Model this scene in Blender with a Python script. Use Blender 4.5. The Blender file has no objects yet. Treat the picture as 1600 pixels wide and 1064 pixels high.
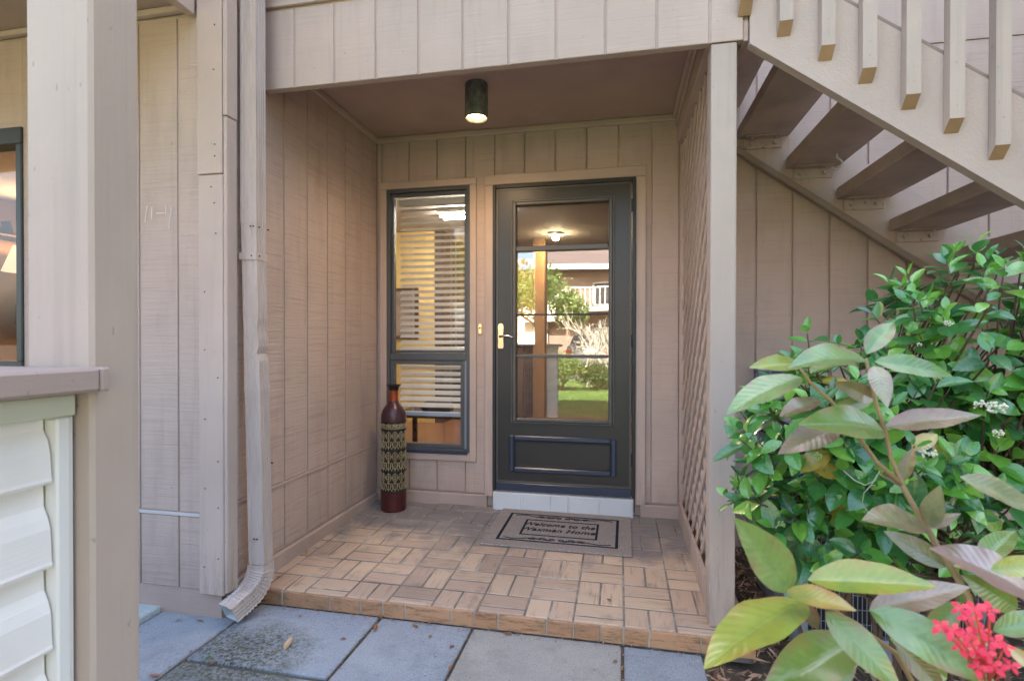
import bpy, bmesh, math, random
import numpy as np
from mathutils import Vector, Matrix
random.seed(7); R = math.radians; PI = math.pi
sc = bpy.context.scene; COL = sc.collection

# ---------------------------------------------------------------- camera, world, sun, exposure
cam = bpy.data.cameras.new('camera'); camo = bpy.data.objects.new('camera', cam); COL.objects.link(camo)
CR = Vector((0.97964468, 0.20073647, 0.00107836)); CU = Vector((-0.00245404, 0.00660447, 0.99997518)); CF = Vector((-0.20072437, 0.97962301, -0.00696265))
CP = Vector((1.6726, -3.4353, 1.1401))
m = Matrix.Identity(4)
for i in range(3):
    m[i][0] = CR[i]; m[i][1] = CU[i]; m[i][2] = -CF[i]; m[i][3] = CP[i]
camo.matrix_world = m
cam.sensor_width = 36; cam.lens = 36 * 822.3 / 1600; cam.shift_y = 6.27 / 1600
cam.clip_start = .05; cam.clip_end = 400
cam.dof.use_dof = True; cam.dof.focus_distance = 2.7; cam.dof.aperture_fstop = 5.6
sc.camera = camo
w = bpy.data.worlds.new('World'); sc.world = w; w.use_nodes = True
SUN_EL = 42
nt = w.node_tree; sky = nt.nodes.new('ShaderNodeTexSky'); sky.sky_type = 'NISHITA'; sky.sun_disc = False
sky.sun_elevation = R(SUN_EL); sky.sun_rotation = 0; sky.air_density = 1.0; sky.dust_density = 5.0; sky.ozone_density = 0
bg = nt.nodes['Background']; nt.links.new(sky.outputs[0], bg.inputs[0]); bg.inputs[1].default_value = .15
sl = bpy.data.lights.new('sun', 'SUN'); sl.energy = 5; sl.angle = R(.5); sl.color = (1, .93, .84)
so = bpy.data.objects.new('sun', sl); COL.objects.link(so)
so.rotation_euler = Vector((0, math.cos(R(SUN_EL)), math.sin(R(SUN_EL)))).to_track_quat('Z', 'Y').to_euler()
vs = sc.view_settings; sc.display_settings.display_device = 'sRGB'; vs.view_transform = 'Standard'; vs.look = 'None'; vs.exposure = 3.1; vs.gamma = 1; vs.use_curve_mapping = False
sc.cycles.use_denoising = True; sc.cycles.max_bounces = 10; sc.cycles.transparent_max_bounces = 16; sc.cycles.diffuse_bounces = 6

def at(x, y, d):                      # pixel of the photograph + distance along the view -> a point of the place
    return CP + d * (CF + CR * ((x - 800) / 822.3) - CU * ((y - 538.27) / 822.3))

# ---------------------------------------------------------------- mesh helpers
class MB:
    def __init__(s): s.v = []; s.f = []; s.uv = None
    def add(s, vs_, fs):
        o = len(s.v); s.v += [tuple(p) for p in vs_]; s.f += [tuple(o + i for i in f) for f in fs]; return s
    def box(s, a, b, bev=0.0, M=None):
        lo = [min(a[i], b[i]) for i in range(3)]; hi = [max(a[i], b[i]) for i in range(3)]
        bev = min(bev, *[(hi[i] - lo[i]) * .49 for i in range(3)]) if bev else 0
        if not bev:
            vs_ = [((hi if i & 1 else lo)[0], (hi if i & 2 else lo)[1], (hi if i & 4 else lo)[2]) for i in range(8)]
            fs = [(0, 2, 3, 1), (4, 5, 7, 6), (0, 1, 5, 4), (2, 6, 7, 3), (0, 4, 6, 2), (1, 3, 7, 5)]
        else:
            vs_ = []; idx = {}
            for c in range(8):
                sg = [1 if c & (1 << k) else 0 for k in range(3)]
                for ax in range(3):
                    p = []
                    for k in range(3):
                        e = hi[k] if sg[k] else lo[k]
                        p.append(e if k == ax else e + (-bev if sg[k] else bev))
                    idx[(c, ax)] = len(vs_); vs_.append(tuple(p))
            fs = []
            for ax in range(3):
                o = [k for k in range(3) if k != ax]
                for sgn in (0, 1):
                    base = sgn << ax
                    fs.append([idx[(base | (i << o[0]) | (j << o[1]), ax)] for i, j in ((0, 0), (1, 0), (1, 1), (0, 1))])
                for i in (0, 1):
                    for j in (0, 1):
                        c0 = (i << o[0]) | (j << o[1]); c1 = c0 | (1 << ax)
                        fs.append([idx[(c0, o[0])], idx[(c0, o[1])], idx[(c1, o[1])], idx[(c1, o[0])]])
            for c in range(8): fs.append([idx[(c, 0)], idx[(c, 1)], idx[(c, 2)]])
            cen = Vector([(lo[k] + hi[k]) / 2 for k in range(3)]); out = []
            for f in fs:
                P = [Vector(vs_[i]) for i in f]; n = (P[1] - P[0]).cross(P[2] - P[1])
                out.append(tuple(f) if n.dot(sum(P, Vector()) / len(P) - cen) >= 0 else tuple(reversed(f)))
            fs = out
        if M is not None: vs_ = [tuple(M @ Vector(v)) for v in vs_]
        return s.add(vs_, fs)
    def bar(s, p, q, w_, h_, up=(0, 0, 1), bev=0.0):   # box from p to q, w_ sideways, h_ along up
        p = Vector(p); q = Vector(q); d = q - p; L = d.length; d.normalize(); u = Vector(up); sd = d.cross(u).normalized(); u = sd.cross(d)
        M = Matrix(((d.x, sd.x, u.x, p.x), (d.y, sd.y, u.y, p.y), (d.z, sd.z, u.z, p.z), (0, 0, 0, 1)))
        return s.box((0, -w_ / 2, -h_ / 2), (L, w_ / 2, h_ / 2), bev, M)
    def prism(s, poly, axis, a, b):      # polygon (2D) extruded along axis
        n = len(poly)
        def P(u, v, t): return {'x': (t, u, v), 'y': (u, t, v), 'z': (u, v, t)}[axis]
        vs_ = [P(u, v, a) for u, v in poly] + [P(u, v, b) for u, v in poly]
        fs = [tuple(range(n))[::-1], tuple(range(n, 2 * n))] + [(i, (i + 1) % n, n + (i + 1) % n, n + i) for i in range(n)]
        return s.add(vs_, fs)
    def tube(s, pts, r, n=8, cap=True):
        pts = [Vector(p) for p in pts]; rs = r if isinstance(r, (list, tuple)) else [r] * len(pts)
        o = len(s.v); prev = None
        for i, p in enumerate(pts):
            t = (pts[min(i + 1, len(pts) - 1)] - pts[max(i - 1, 0)]).normalized()
            a = prev if prev is not None else (Vector((0, 0, 1)) if abs(t.z) < .9 else Vector((1, 0, 0)))
            a = (a - t * a.dot(t)).normalized(); prev = a; b = t.cross(a)
            for k in range(n):
                g = 2 * PI * k / n; s.v.append(tuple(p + (a * math.cos(g) + b * math.sin(g)) * rs[i]))
        for i in range(len(pts) - 1):
            for k in range(n):
                s.f.append((o + i * n + k, o + i * n + (k + 1) % n, o + (i + 1) * n + (k + 1) % n, o + (i + 1) * n + k))
        if cap:
            s.f.append(tuple(o + k for k in range(n))[::-1]); s.f.append(tuple(o + (len(pts) - 1) * n + k for k in range(n)))
        return s
    def lathe(s, prof, n=32, c=(0, 0, 0), closed=False):
        o = len(s.v)
        for r, z in prof:
            for k in range(n):
                g = 2 * PI * k / n; s.v.append((c[0] + r * math.cos(g), c[1] + r * math.sin(g), c[2] + z))
        for i in range(len(prof) - 1):
            for k in range(n):
                s.f.append((o + i * n + k, o + i * n + (k + 1) % n, o + (i + 1) * n + (k + 1) % n, o + (i + 1) * n + k))
        return s
    def mesh(s, name, smooth=False):
        me = bpy.data.meshes.new(name); me.from_pydata(s.v, [], s.f)
        if s.uv is not None:
            ul = me.uv_layers.new(name='uv'); arr = []
            for f in s.f: 
                for i in f: arr += s.uv[i]
            ul.data.foreach_set('uv', arr)
        me.validate(); me.update()
        if smooth: me.polygons.foreach_set('use_smooth', [True] * len(me.polygons))
        return me

def put(name, me, mat, parent=None, loc=None, label=None, kind=None, smooth=False):
    if isinstance(me, MB): me = me.mesh(name, smooth)
    if mat is not None and not me.materials: me.materials.append(mat)
    o = bpy.data.objects.new(name, me); COL.objects.link(o)
    if parent: o.parent = parent
    if loc is not None: o.location = loc
    if label: o['label'] = label
    if kind: o['kind'] = kind
    return o
def tag(o, label, cat, group=None):
    o['label'] = label; o['category'] = cat
    if group: o['group'] = group
    return o
def thing(name, label, cat, loc=(0, 0, 0), group=None):
    o = bpy.data.objects.new(name, None); COL.objects.link(o); o.location = loc; o.empty_display_size = .1
    return tag(o, label, cat, group)
def node_part(name, parent, label=None):
    o = bpy.data.objects.new(name, None); COL.objects.link(o); o.parent = parent
    if label: o['label'] = label
    return o
def B(a, b, bev=.0025): return MB().box(a, b, bev)

# ---------------------------------------------------------------- materials
def mat(name, base=(.5, .5, .5), rough=.6, metal=0, spec=.5):
    mt = bpy.data.materials.new(name); mt.use_nodes = True; t = mt.node_tree; b = t.nodes['Principled BSDF']
    b.inputs['Base Color'].default_value = (*base, 1); b.inputs['Roughness'].default_value = rough; b.inputs['Metallic'].default_value = metal
    b.inputs['Specular IOR Level'].default_value = spec
    return mt, t, b
def N(t, typ, **kw):
    n = t.nodes.new('ShaderNode' + typ)
    for k, v in kw.items():
        if k.startswith('i_'):
            key = k[2:]; key = int(key) if key.isdigit() else key.replace('_', ' ')
            n.inputs[key].default_value = v
        else: setattr(n, k, v)
    return n
def pos(t, scale=(1, 1, 1), loc=(0, 0, 0)):
    g = N(t, 'NewGeometry'); mp = N(t, 'Mapping'); mp.inputs['Scale'].default_value = scale; mp.inputs['Location'].default_value = loc
    t.links.new(g.outputs['Position'], mp.inputs[0]); return mp.outputs[0]
def noise(t, vec, scale=5, detail=3, rough=.5):
    n = N(t, 'TexNoise'); n.inputs['Scale'].default_value = scale; n.inputs['Detail'].default_value = detail; n.inputs['Roughness'].default_value = rough
    if vec is not None: t.links.new(vec, n.inputs[0])
    return n.outputs['Fac']
def ramp(t, fac, stops):
    r = N(t, 'ValToRGB'); el = r.color_ramp.elements
    while len(el) < len(stops): el.new(.5)
    for e, (p, c) in zip(el, stops): e.position = p; e.color = (*c, 1) if len(c) == 3 else c
    t.links.new(fac, r.inputs[0]); return r.outputs[0]
def mix(t, fac, a, b, mode='MIX'):
    x = N(t, 'Mix', data_type='RGBA', blend_type=mode)
    for s_, v in ((0, fac), (6, a), (7, b)):
        if isinstance(v, (int, float)): x.inputs[s_].default_value = v
        elif isinstance(v, tuple): x.inputs[s_].default_value = (*v, 1)
        else: t.links.new(v, x.inputs[s_])
    return x.outputs[2]
def mathn(t, op, a, b=0.0, c=None):
    x = N(t, 'Math', operation=op)
    for i, v in enumerate((a, b) + ((c,) if c is not None else ())):
        if isinstance(v, (int, float)): x.inputs[i].default_value = v
        else: t.links.new(v, x.inputs[i])
    return x.outputs[0]
def bump(t, b, h, strength=.3, dist=.002, prev=None):
    n = N(t, 'Bump'); n.inputs['Strength'].default_value = strength; n.inputs['Distance'].default_value = dist
    t.links.new(h, n.inputs['Height'])
    if prev is not None: t.links.new(prev, n.inputs['Normal'])
    t.links.new(n.outputs[0], b.inputs['Normal']); return n.outputs[0]
def rnd_island(t): return N(t, 'NewGeometry').outputs['Random Per Island']
def rnd_obj(t): return N(t, 'ObjectInfo').outputs['Random']

TAUPE = (.505, .38, .312)
def siding_mat(name, base, strength=.7, dirt=.32, freq=85, seed=0, stripe=.15):
    mt, t, b = mat(name, base, .72, spec=.3)
    off = N(t, 'CombineXYZ'); k_ = mathn(t, 'MULTIPLY', rnd_obj(t), 60)
    for q in range(3): t.links.new(k_, off.inputs[q])
    def shifted(v):
        a_ = N(t, 'VectorMath', operation='ADD'); t.links.new(v, a_.inputs[0]); t.links.new(off.outputs[0], a_.inputs[1]); return a_.outputs[0]
    saw = noise(t, shifted(pos(t, (2.2, 2.2, freq), (seed, 0, 0))), 1.0, 3, .6)
    saw2 = noise(t, shifted(pos(t, (9, 9, freq * 2.3))), 1.0, 2, .6)
    tone = mathn(t, 'ADD', .96, mathn(t, 'MULTIPLY', rnd_obj(t), .08))
    fine = noise(t, pos(t), 260, 2, .7)
    big = noise(t, pos(t), 1.7, 4, .6); mid = noise(t, pos(t, (6, 6, 1.5)), 1.5, 4, .6)
    c = ramp(t, big, [(.3, tuple(x * .93 for x in base)), (.7, tuple(min(1, x * 1.06) for x in base))])
    c = mix(t, mathn(t, 'MULTIPLY', ramp(t, mid, [(.5, (0, 0, 0)), (.75, (1, 1, 1))]), dirt), c, tuple(x * .62 for x in base))
    sc_ = ramp(t, saw, [(.36, (1, 1, 1)), (.45, (0, 0, 0))])
    c = mix(t, mathn(t, 'MULTIPLY', sc_, stripe), c, tuple(x * .55 for x in base))
    specks = ramp(t, noise(t, pos(t), 42, 2, .8), [(.26, (1, 1, 1)), (.30, (0, 0, 0))])
    c = mix(t, mathn(t, 'MULTIPLY', specks, .35), c, (.13, .09, .07))
    sz = N(t, 'SeparateXYZ'); t.links.new(N(t, 'NewGeometry').outputs['Position'], sz.inputs[0])
    low_ = ramp(t, mathn(t, 'ADD', mathn(t, 'MULTIPLY', sz.outputs[2], 1.0), mathn(t, 'MULTIPLY', noise(t, pos(t, (3, 3, 1)), 4, 5, .7), .6)), [(.30, (1, 1, 1)), (.62, (0, 0, 0))])
    c = mix(t, mathn(t, 'MULTIPLY', low_, .30), c, (.20, .15, .125))
    drip = ramp(t, noise(t, pos(t, (16, 16, .9)), 1, 4, .6), [(.58, (0, 0, 0)), (.78, (1, 1, 1))])
    c = mix(t, mathn(t, 'MULTIPLY', drip, .28), c, tuple(x * .55 for x in base))
    t.links.new(c, b.inputs['Base Color'])
    h = mathn(t, 'ADD', saw, mathn(t, 'MULTIPLY', saw2, .6)); h = mathn(t, 'ADD', h, mathn(t, 'MULTIPLY', fine, .35))
    bump(t, b, h, strength, .0034)
    return mt
def trim_mat(name, base, grain='z', dirt=.3, strength=.35):
    mt, t, b = mat(name, base, .62, spec=.35)
    k = {'z': (70, 70, 2.2), 'x': (2.2, 70, 70), 'y': (70, 2.2, 70)}[grain]
    g = noise(t, pos(t, k), 1, 4, .65); k2 = tuple(v * .22 for v in k)
    g2 = noise(t, pos(t, k2), 1, 4, .6)
    big = noise(t, pos(t), 2.3, 3, .6)
    c = ramp(t, big, [(.3, tuple(x * .92 for x in base)), (.7, tuple(min(1, x * 1.07) for x in base))])
    c = mix(t, mathn(t, 'MULTIPLY', ramp(t, g2, [(.52, (0, 0, 0)), (.72, (1, 1, 1))]), dirt), c, tuple(x * .6 for x in base))
    sp = ramp(t, noise(t, pos(t, (1, 1, .4)), 60, 2, .8), [(.25, (1, 1, 1)), (.29, (0, 0, 0))])
    c = mix(t, mathn(t, 'MULTIPLY', sp, .4), c, (.16, .12, .10))
    sz = N(t, 'SeparateXYZ'); t.links.new(N(t, 'NewGeometry').outputs['Position'], sz.inputs[0])
    low_ = ramp(t, mathn(t, 'ADD', mathn(t, 'MULTIPLY', sz.outputs[2], .8), mathn(t, 'MULTIPLY', noise(t, pos(t, (40, 40, 4)), 1, 5, .75), 1.1)), [(.42, (1, 1, 1)), (.72, (0, 0, 0))])
    c = mix(t, mathn(t, 'MULTIPLY', low_, .55), c, (.17, .14, .11))
    chip = ramp(t, noise(t, pos(t, (1, 1, .5)), 16, 5, .8), [(.70, (0, 0, 0)), (.74, (1, 1, 1))])
    c = mix(t, mathn(t, 'MULTIPLY', chip, .5), c, tuple(x * .55 for x in base))
    t.links.new(c, b.inputs['Base Color'])
    bump(t, b, mathn(t, 'ADD', g, mathn(t, 'MULTIPLY', noise(t, pos(t), 300, 2), .4)), strength * 1.5, .0018)
    return mt
def lumpy(name, base, scale=60, strength=.35, rough=.7, var=.08, spec=.35):
    mt, t, b = mat(name, base, rough, spec=spec)
    c = ramp(t, noise(t, pos(t), 3, 4, .6), [(.3, tuple(x * (1 - var) for x in base)), (.7, tuple(min(1, x * (1 + var)) for x in base))])
    t.links.new(c, b.inputs['Base Color']); bump(t, b, noise(t, pos(t), scale, 3, .6), strength, .003); return mt

M = {}
M['siding'] = siding_mat('siding_paint', TAUPE)
M['siding_rough'] = siding_mat('siding_rough_paint', TAUPE, strength=1.0, dirt=.35, freq=75, stripe=.28)
M['siding_smooth'] = siding_mat('siding_smooth_paint', TAUPE, strength=.35, dirt=.15, stripe=.06)
M['trim'] = trim_mat('trim_paint', TAUPE)
M['trim_x'] = trim_mat('trim_paint_across', TAUPE, 'x')
M['trim_y'] = trim_mat('trim_paint_along', TAUPE, 'y')
M['post'] = trim_mat('post_paint', (.475, .37, .30), 'z', .45, .5)
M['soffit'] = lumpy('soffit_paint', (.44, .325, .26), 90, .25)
M['curb'] = lumpy('curb_paint', (.40, .30, .245), 40, .6, .8, .14)
M['stucco'] = lumpy('stringer_paint', (.50, .385, .32), 110, .9, .75, .07)
M['tread'] = lumpy('tread_paint', (.42, .325, .265), 80, .5, .65, .2)
M['tread_edge'] = M['tread']
M['steel_paint'] = lumpy('bracket_paint', (.40, .32, .27), 60, .3, .5, .1)

def wood_tile():
    mt, t, b = mat('wood_look_brick', (.5, .36, .26), .55, spec=.4)
    oi = N(t, 'TexCoord').outputs['Object']; mp = N(t, 'Mapping'); mp.inputs['Scale'].default_value = (6, 60, 60); t.links.new(oi, mp.inputs[0])
    ad = N(t, 'VectorMath', operation='ADD'); t.links.new(mp.outputs[0], ad.inputs[0])
    rr = mathn(t, 'MULTIPLY', rnd_obj(t), 90); t.links.new(rr, ad.inputs[1])
    g = noise(t, ad.outputs[0], 1, 5, .65)
    base = ramp(t, rnd_obj(t), [(0, (.47, .335, .235)), (.35, (.58, .42, .29)), (.7, (.50, .35, .25)), (1, (.38, .27, .20))])
    c = mix(t, ramp(t, g, [(.34, (.5, .5, .5)), (.46, (0, 0, 0))]), base, (.20, .12, .08))
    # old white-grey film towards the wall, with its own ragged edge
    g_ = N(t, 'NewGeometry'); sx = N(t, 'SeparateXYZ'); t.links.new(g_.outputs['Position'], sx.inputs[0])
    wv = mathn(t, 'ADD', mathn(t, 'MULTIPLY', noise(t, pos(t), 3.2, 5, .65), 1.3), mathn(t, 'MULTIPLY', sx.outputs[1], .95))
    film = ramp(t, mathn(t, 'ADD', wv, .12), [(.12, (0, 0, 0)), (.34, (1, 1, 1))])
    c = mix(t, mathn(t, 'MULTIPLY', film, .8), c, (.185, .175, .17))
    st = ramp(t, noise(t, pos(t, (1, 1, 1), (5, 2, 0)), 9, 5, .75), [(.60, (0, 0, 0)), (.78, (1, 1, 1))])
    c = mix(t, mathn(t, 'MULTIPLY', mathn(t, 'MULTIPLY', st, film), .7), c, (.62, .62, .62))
    dk = ramp(t, noise(t, pos(t, (1, 1, 1), (1, 7, 0)), 6, 5, .7), [(.55, (0, 0, 0)), (.75, (1, 1, 1))])
    c = mix(t, mathn(t, 'MULTIPLY', dk, .6), c, (.12, .09, .075))
    t.links.new(c, b.inputs['Base Color'])
    bump(t, b, mathn(t, 'ADD', g, mathn(t, 'MULTIPLY', noise(t, pos(t), 120, 3), .4)), .7, .003)
    return mt
M['tile'] = wood_tile()
def riser_tile():
    mt, t, b = mat('wood_look_riser', (.5, .3, .16), .55)
    g = noise(t, pos(t, (12, 12, 70)), 1, 5, .7)
    c = mix(t, ramp(t, g, [(.35, (.8, .8, .8)), (.5, (0, 0, 0))]), ramp(t, rnd_obj(t), [(0, (.50, .27, .14)), (1, (.40, .20, .10))]), (.16, .085, .04))
    dk = ramp(t, noise(t, pos(t), 9, 5, .7), [(.5, (0, 0, 0)), (.72, (1, 1, 1))])
    c = mix(t, mathn(t, 'MULTIPLY', dk, .6), c, (.12, .10, .06))
    t.links.new(c, b.inputs['Base Color']); bump(t, b, g, .7, .003); return mt
M['riser'] = riser_tile()
def mortar():
    mt, t, b = mat('mortar', (.12, .11, .10), .9)
    t.links.new(ramp(t, noise(t, pos(t), 4, 4, .7), [(.35, (.12, .105, .085)), (.55, (.24, .21, .17)), (.66, (.45, .42, .37))]), b.inputs['Base Color'])
    bump(t, b, noise(t, pos(t), 200, 3), .6, .002); return mt
M['mortar'] = mortar()
def slab_mat(name, a, b_, moss=False, rough=.8):
    mt, t, b = mat(name, a, rough)
    c = ramp(t, noise(t, pos(t), 2.6, 6, .65), [(.3, a), (.7, b_)])
    sp = noise(t, pos(t), 230, 2, .6)
    c = mix(t, ramp(t, sp, [(.34, (.8, .8, .8)), (.44, (0, 0, 0))]), c, tuple(x * .45 for x in a))
    c = mix(t, ramp(t, sp, [(.64, (0, 0, 0)), (.72, (.6, .6, .6))]), c, (.6, .6, .58))
    st_ = ramp(t, noise(t, pos(t, (1, 1, 1), (9, 2, 0)), 5, 6, .75), [(.50, (0, 0, 0)), (.70, (1, 1, 1))]); c = mix(t, mathn(t, 'MULTIPLY', st_, .45), c, tuple(x * .55 for x in a))
    blot = ramp(t, noise(t, pos(t, (1, 1, 1), (3, 1, 0)), 22, 3, .7), [(.70, (0, 0, 0)), (.76, (1, 1, 1))])
    c = mix(t, mathn(t, 'MULTIPLY', blot, .6), c, (.07, .07, .065))
    if moss:
        g_ = N(t, 'NewGeometry')
        d = N(t, 'VectorMath', operation='DISTANCE'); mp = N(t, 'Mapping'); mp.inputs['Scale'].default_value = (1, 1.5, 1)
        t.links.new(g_.outputs['Position'], mp.inputs[0]); t.links.new(mp.outputs[0], d.inputs[0]); d.inputs[1].default_value = (.22, -1.64 * 1.5, 0)
        k = mathn(t, 'SUBTRACT', mathn(t, 'ADD', moss, mathn(t, 'MULTIPLY', noise(t, pos(t), 9, 5, .75), .5)), d.outputs['Value'])
        mk = ramp(t, k, [(.10, (0, 0, 0)), (.28, (1, 1, 1))])
        gm = noise(t, pos(t), 75, 4, .8)
        mk2 = mathn(t, 'MULTIPLY', mk, ramp(t, gm, [(.40, (1, 1, 1)), (.58, (.25, .25, .25))]))
        mc = ramp(t, noise(t, pos(t), 18, 4, .7), [(.35, (.018, .016, .012)), (.55, (.05, .055, .022)), (.7, (.07, .09, .03))])
        c = mix(t, mk2, c, mc)
        bump(t, b, mathn(t, 'ADD', mathn(t, 'MULTIPLY', mathn(t, 'MULTIPLY', mk, gm), 4), mathn(t, 'MULTIPLY', sp, .4)), .6, .003)
    else: bump(t, b, mathn(t, 'ADD', sp, noise(t, pos(t), 60, 3)), .35, .002)
    t.links.new(c, b.inputs['Base Color']); return mt
M['slab_blue'] = slab_mat('concrete_slab_bluish', (.24, .265, .295), (.34, .36, .385))
M['slab_moss'] = slab_mat('concrete_slab_mossy', (.24, .27, .31), (.33, .36, .40), .20)
M['slab_dark'] = slab_mat('concrete_slab_dark_mossy', (.20, .22, .24), (.28, .30, .32), .30)
M['slab_beige'] = slab_mat('concrete_slab_beige', (.30, .285, .255), (.40, .375, .33))
M['slab_pale'] = slab_mat('concrete_slab_pale', (.40, .44, .44), (.5, .53, .52))

M['door'] = lumpy('storm_door_paint', (.030, .028, .026), 300, .12, .38, .12, .5)
M['door_lite'] = lumpy('door_bead_paint', (.085, .08, .073), 200, .08, .42, .08, .5)
M['door_metal'] = mat('door_blue_metal', (.045, .060, .095), .3, .35, .6)[0]
M['black'] = mat('weatherstrip', (.02, .02, .022), .5)[0]
M['win_frame'] = lumpy('window_frame_bronze', (.085, .088, .092), 200, .1, .35, .1, .5)
M['brass'] = mat('satin_brass', (.72, .55, .33), .28, 1)[0]
M['nickel'] = mat('satin_nickel', (.62, .58, .52), .22, 1)[0]
M['white_tile'] = lumpy('threshold_tile', (.62, .63, .62), 30, .1, .3, .06, .5)
M['grout'] = lumpy('white_grout', (.7, .7, .7), 80, .3)
M['vinyl'] = lumpy('vinyl_siding', (.66, .665, .62), 6, .05, .42, .03, .5)
def vinyl():
    mt, t, b = mat('vinyl_siding_grain', (.66, .665, .62), .45)
    bump(t, b, noise(t, pos(t, (40, 5, 260)), 1, 3, .6), .35, .0012)
    c = ramp(t, noise(t, pos(t), 5, 5, .6), [(.35, (.79, .735, .68)), (.65, (.85, .79, .74))])
    t.links.new(c, b.inputs['Base Color']); return mt
M['vinyl'] = vinyl()
M['cream'] = mat('cream_trim', (.60, .60, .47), .5)[0]
M['cap'] = trim_mat('rail_cap_paint', (.40, .30, .255), 'y', .25, .3)
def glassy(name, refl=1.6, tint=(1, 1, 1)):
    mt = bpy.data.materials.new(name); mt.use_nodes = True; t = mt.node_tree; t.nodes.remove(t.nodes['Principled BSDF'])
    tr = N(t, 'BsdfTransparent'); tr.inputs[0].default_value = (*tint, 1); gl = N(t, 'BsdfGlossy'); gl.inputs['Roughness'].default_value = .0
    fr = N(t, 'Fresnel'); fr.inputs[0].default_value = refl; mx = N(t, 'MixShader')
    nb = N(t, 'Bump'); nb.inputs['Strength'].default_value = .05; nb.inputs['Distance'].default_value = .01
    t.links.new(noise(t, pos(t), 2.5, 1), nb.inputs['Height']); t.links.new(nb.outputs[0], gl.inputs['Normal'])
    fb_ = mathn(t, 'MULTIPLY', fr.outputs[0], mathn(t, 'SUBTRACT', 1.0, N(t, 'NewGeometry').outputs['Backfacing']))
    t.links.new(fb_, mx.inputs[0]); t.links.new(tr.outputs[0], mx.inputs[1]); t.links.new(gl.outputs[0], mx.inputs[2])
    t.links.new(mx.outputs[0], t.nodes['Material Output'].inputs[0]); return mt
M['glass'] = glassy('door_glass', 3.1, (.88, .87, .85))
def screen():
    mt = bpy.data.materials.new('insect_screen'); mt.use_nodes = True; t = mt.node_tree; b = t.nodes['Principled BSDF']; b.inputs['Base Color'].default_value = (.075, .05, .038, 1); b.inputs['Roughness'].default_value = .7
    tr = N(t, 'BsdfTransparent'); mx = N(t, 'MixShader'); mx.inputs[0].default_value = .62
    t.links.new(tr.outputs[0], mx.inputs[1]); t.links.new(b.outputs[0], mx.inputs[2]); t.links.new(mx.outputs[0], t.nodes['Material Output'].inputs[0]); return mt
M['screen'] = screen()
M['win_glass'] = glassy('window_glass', 2.0, (.9, .9, .9))
M['thin_glass'] = glassy('plain_glass', 1.6, (.95, .95, .95))
M['blind'] = mat('blind_slat', (.72, .70, .66), .5)[0]
M['blind_rail'] = mat('blind_rail', (.50, .60, .74), .5)[0]
M['yellow'] = lumpy('yellow_wall', (.72, .53, .19), 30, .1, .8)
M['inner_white'] = lumpy('inner_ceiling', (.6, .55, .48), 60, .3, .8)
M['terracotta'] = lumpy('terracotta_floor', (.20, .10, .06), 20, .1, .35, .15, .5)
M['darkwood'] = trim_mat('dark_wood', (.055, .025, .014), 'z', .3, .2)
def emit(name, col, s):
    mt, t, b = mat(name, (.8, .8, .8)); b.inputs['Emission Color'].default_value = (*col, 1); b.inputs['Emission Strength'].default_value = s; return mt
M['tube_light'] = emit('tube_light', (1, .95, .84), 32)
M['bulb'] = emit('lamp_bulb', (1, .76, .38), 1.6)
M['darkroom'] = lumpy('dark_hall', (.10, .07, .05), 30, .1, .8)

# ---------------------------------------------------------------- ground
GZ = -.073; IZ = .15
def ground_mat():
    mt, t, b = mat('soil', (.10, .075, .05), .95)
    t.links.new(ramp(t, noise(t, pos(t), 9, 5, .7), [(.3, (.05, .035, .022)), (.7, (.16, .11, .07))]), b.inputs['Base Color'])
    bump(t, b, noise(t, pos(t), 40, 4), .8, .01); return mt
o = put('ground', MB().add([(-150, -150, GZ - .05), (150, -150, GZ - .05), (150, 150, GZ - .05), (-150, 150, GZ - .05)], [(0, 1, 2, 3)]), ground_mat(), kind='structure')
def lawn_mat():
    mt, t, b = mat('lawn_green', (.07, .12, .03), .8)
    t.links.new(ramp(t, noise(t, pos(t), 1.3, 6, .7), [(.3, (.07, .13, .02)), (.7, (.16, .26, .05))]), b.inputs['Base Color'])
    bump(t, b, noise(t, pos(t), 90, 3), 1, .03); return mt
o = put('lawn', MB().add([(-14, -13.5, GZ - .03), (14, -13.5, GZ - .03), (14, -4.9, GZ - .03), (-14, -4.9, GZ - .03)], [(0, 1, 2, 3)]), lawn_mat(), kind='structure')
o = put('road', MB().box((-60, -22, GZ - .12), (60, -13.5, GZ - .02)), lumpy('asphalt', (.16, .155, .15), 120, .5, .85, .15), kind='structure')
rs = np.random.RandomState(3); nB = 26000
bx = rs.uniform(-5, 7, nB); by = rs.uniform(-13.4, -5, nB); bh = rs.uniform(.03, .07, nB); ba = rs.uniform(0, 6.28, nB); lx = rs.normal(0, .02, nB); ly = rs.normal(0, .02, nB)
V = np.zeros((nB, 3, 3)); V[:, 0] = np.stack([bx - .006 * np.cos(ba), by - .006 * np.sin(ba), np.full(nB, GZ - .03)], 1)
V[:, 1] = np.stack([bx + .006 * np.cos(ba), by + .006 * np.sin(ba), np.full(nB, GZ - .03)], 1); V[:, 2] = np.stack([bx + lx, by + ly, GZ - .03 + bh], 1)
me = bpy.data.meshes.new('grass'); me.from_pydata(V.reshape(-1, 3).tolist(), [], np.arange(nB * 3).reshape(-1, 3).tolist()); me.update()
mg, t, b = mat('grass_blade', (.12, .2, .04), .6); t.links.new(ramp(t, rnd_island(t), [(0, (.09, .17, .02)), (1, (.22, .32, .07))]), b.inputs['Base Color'])
put('grass', me, mg, kind='stuff')

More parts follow.
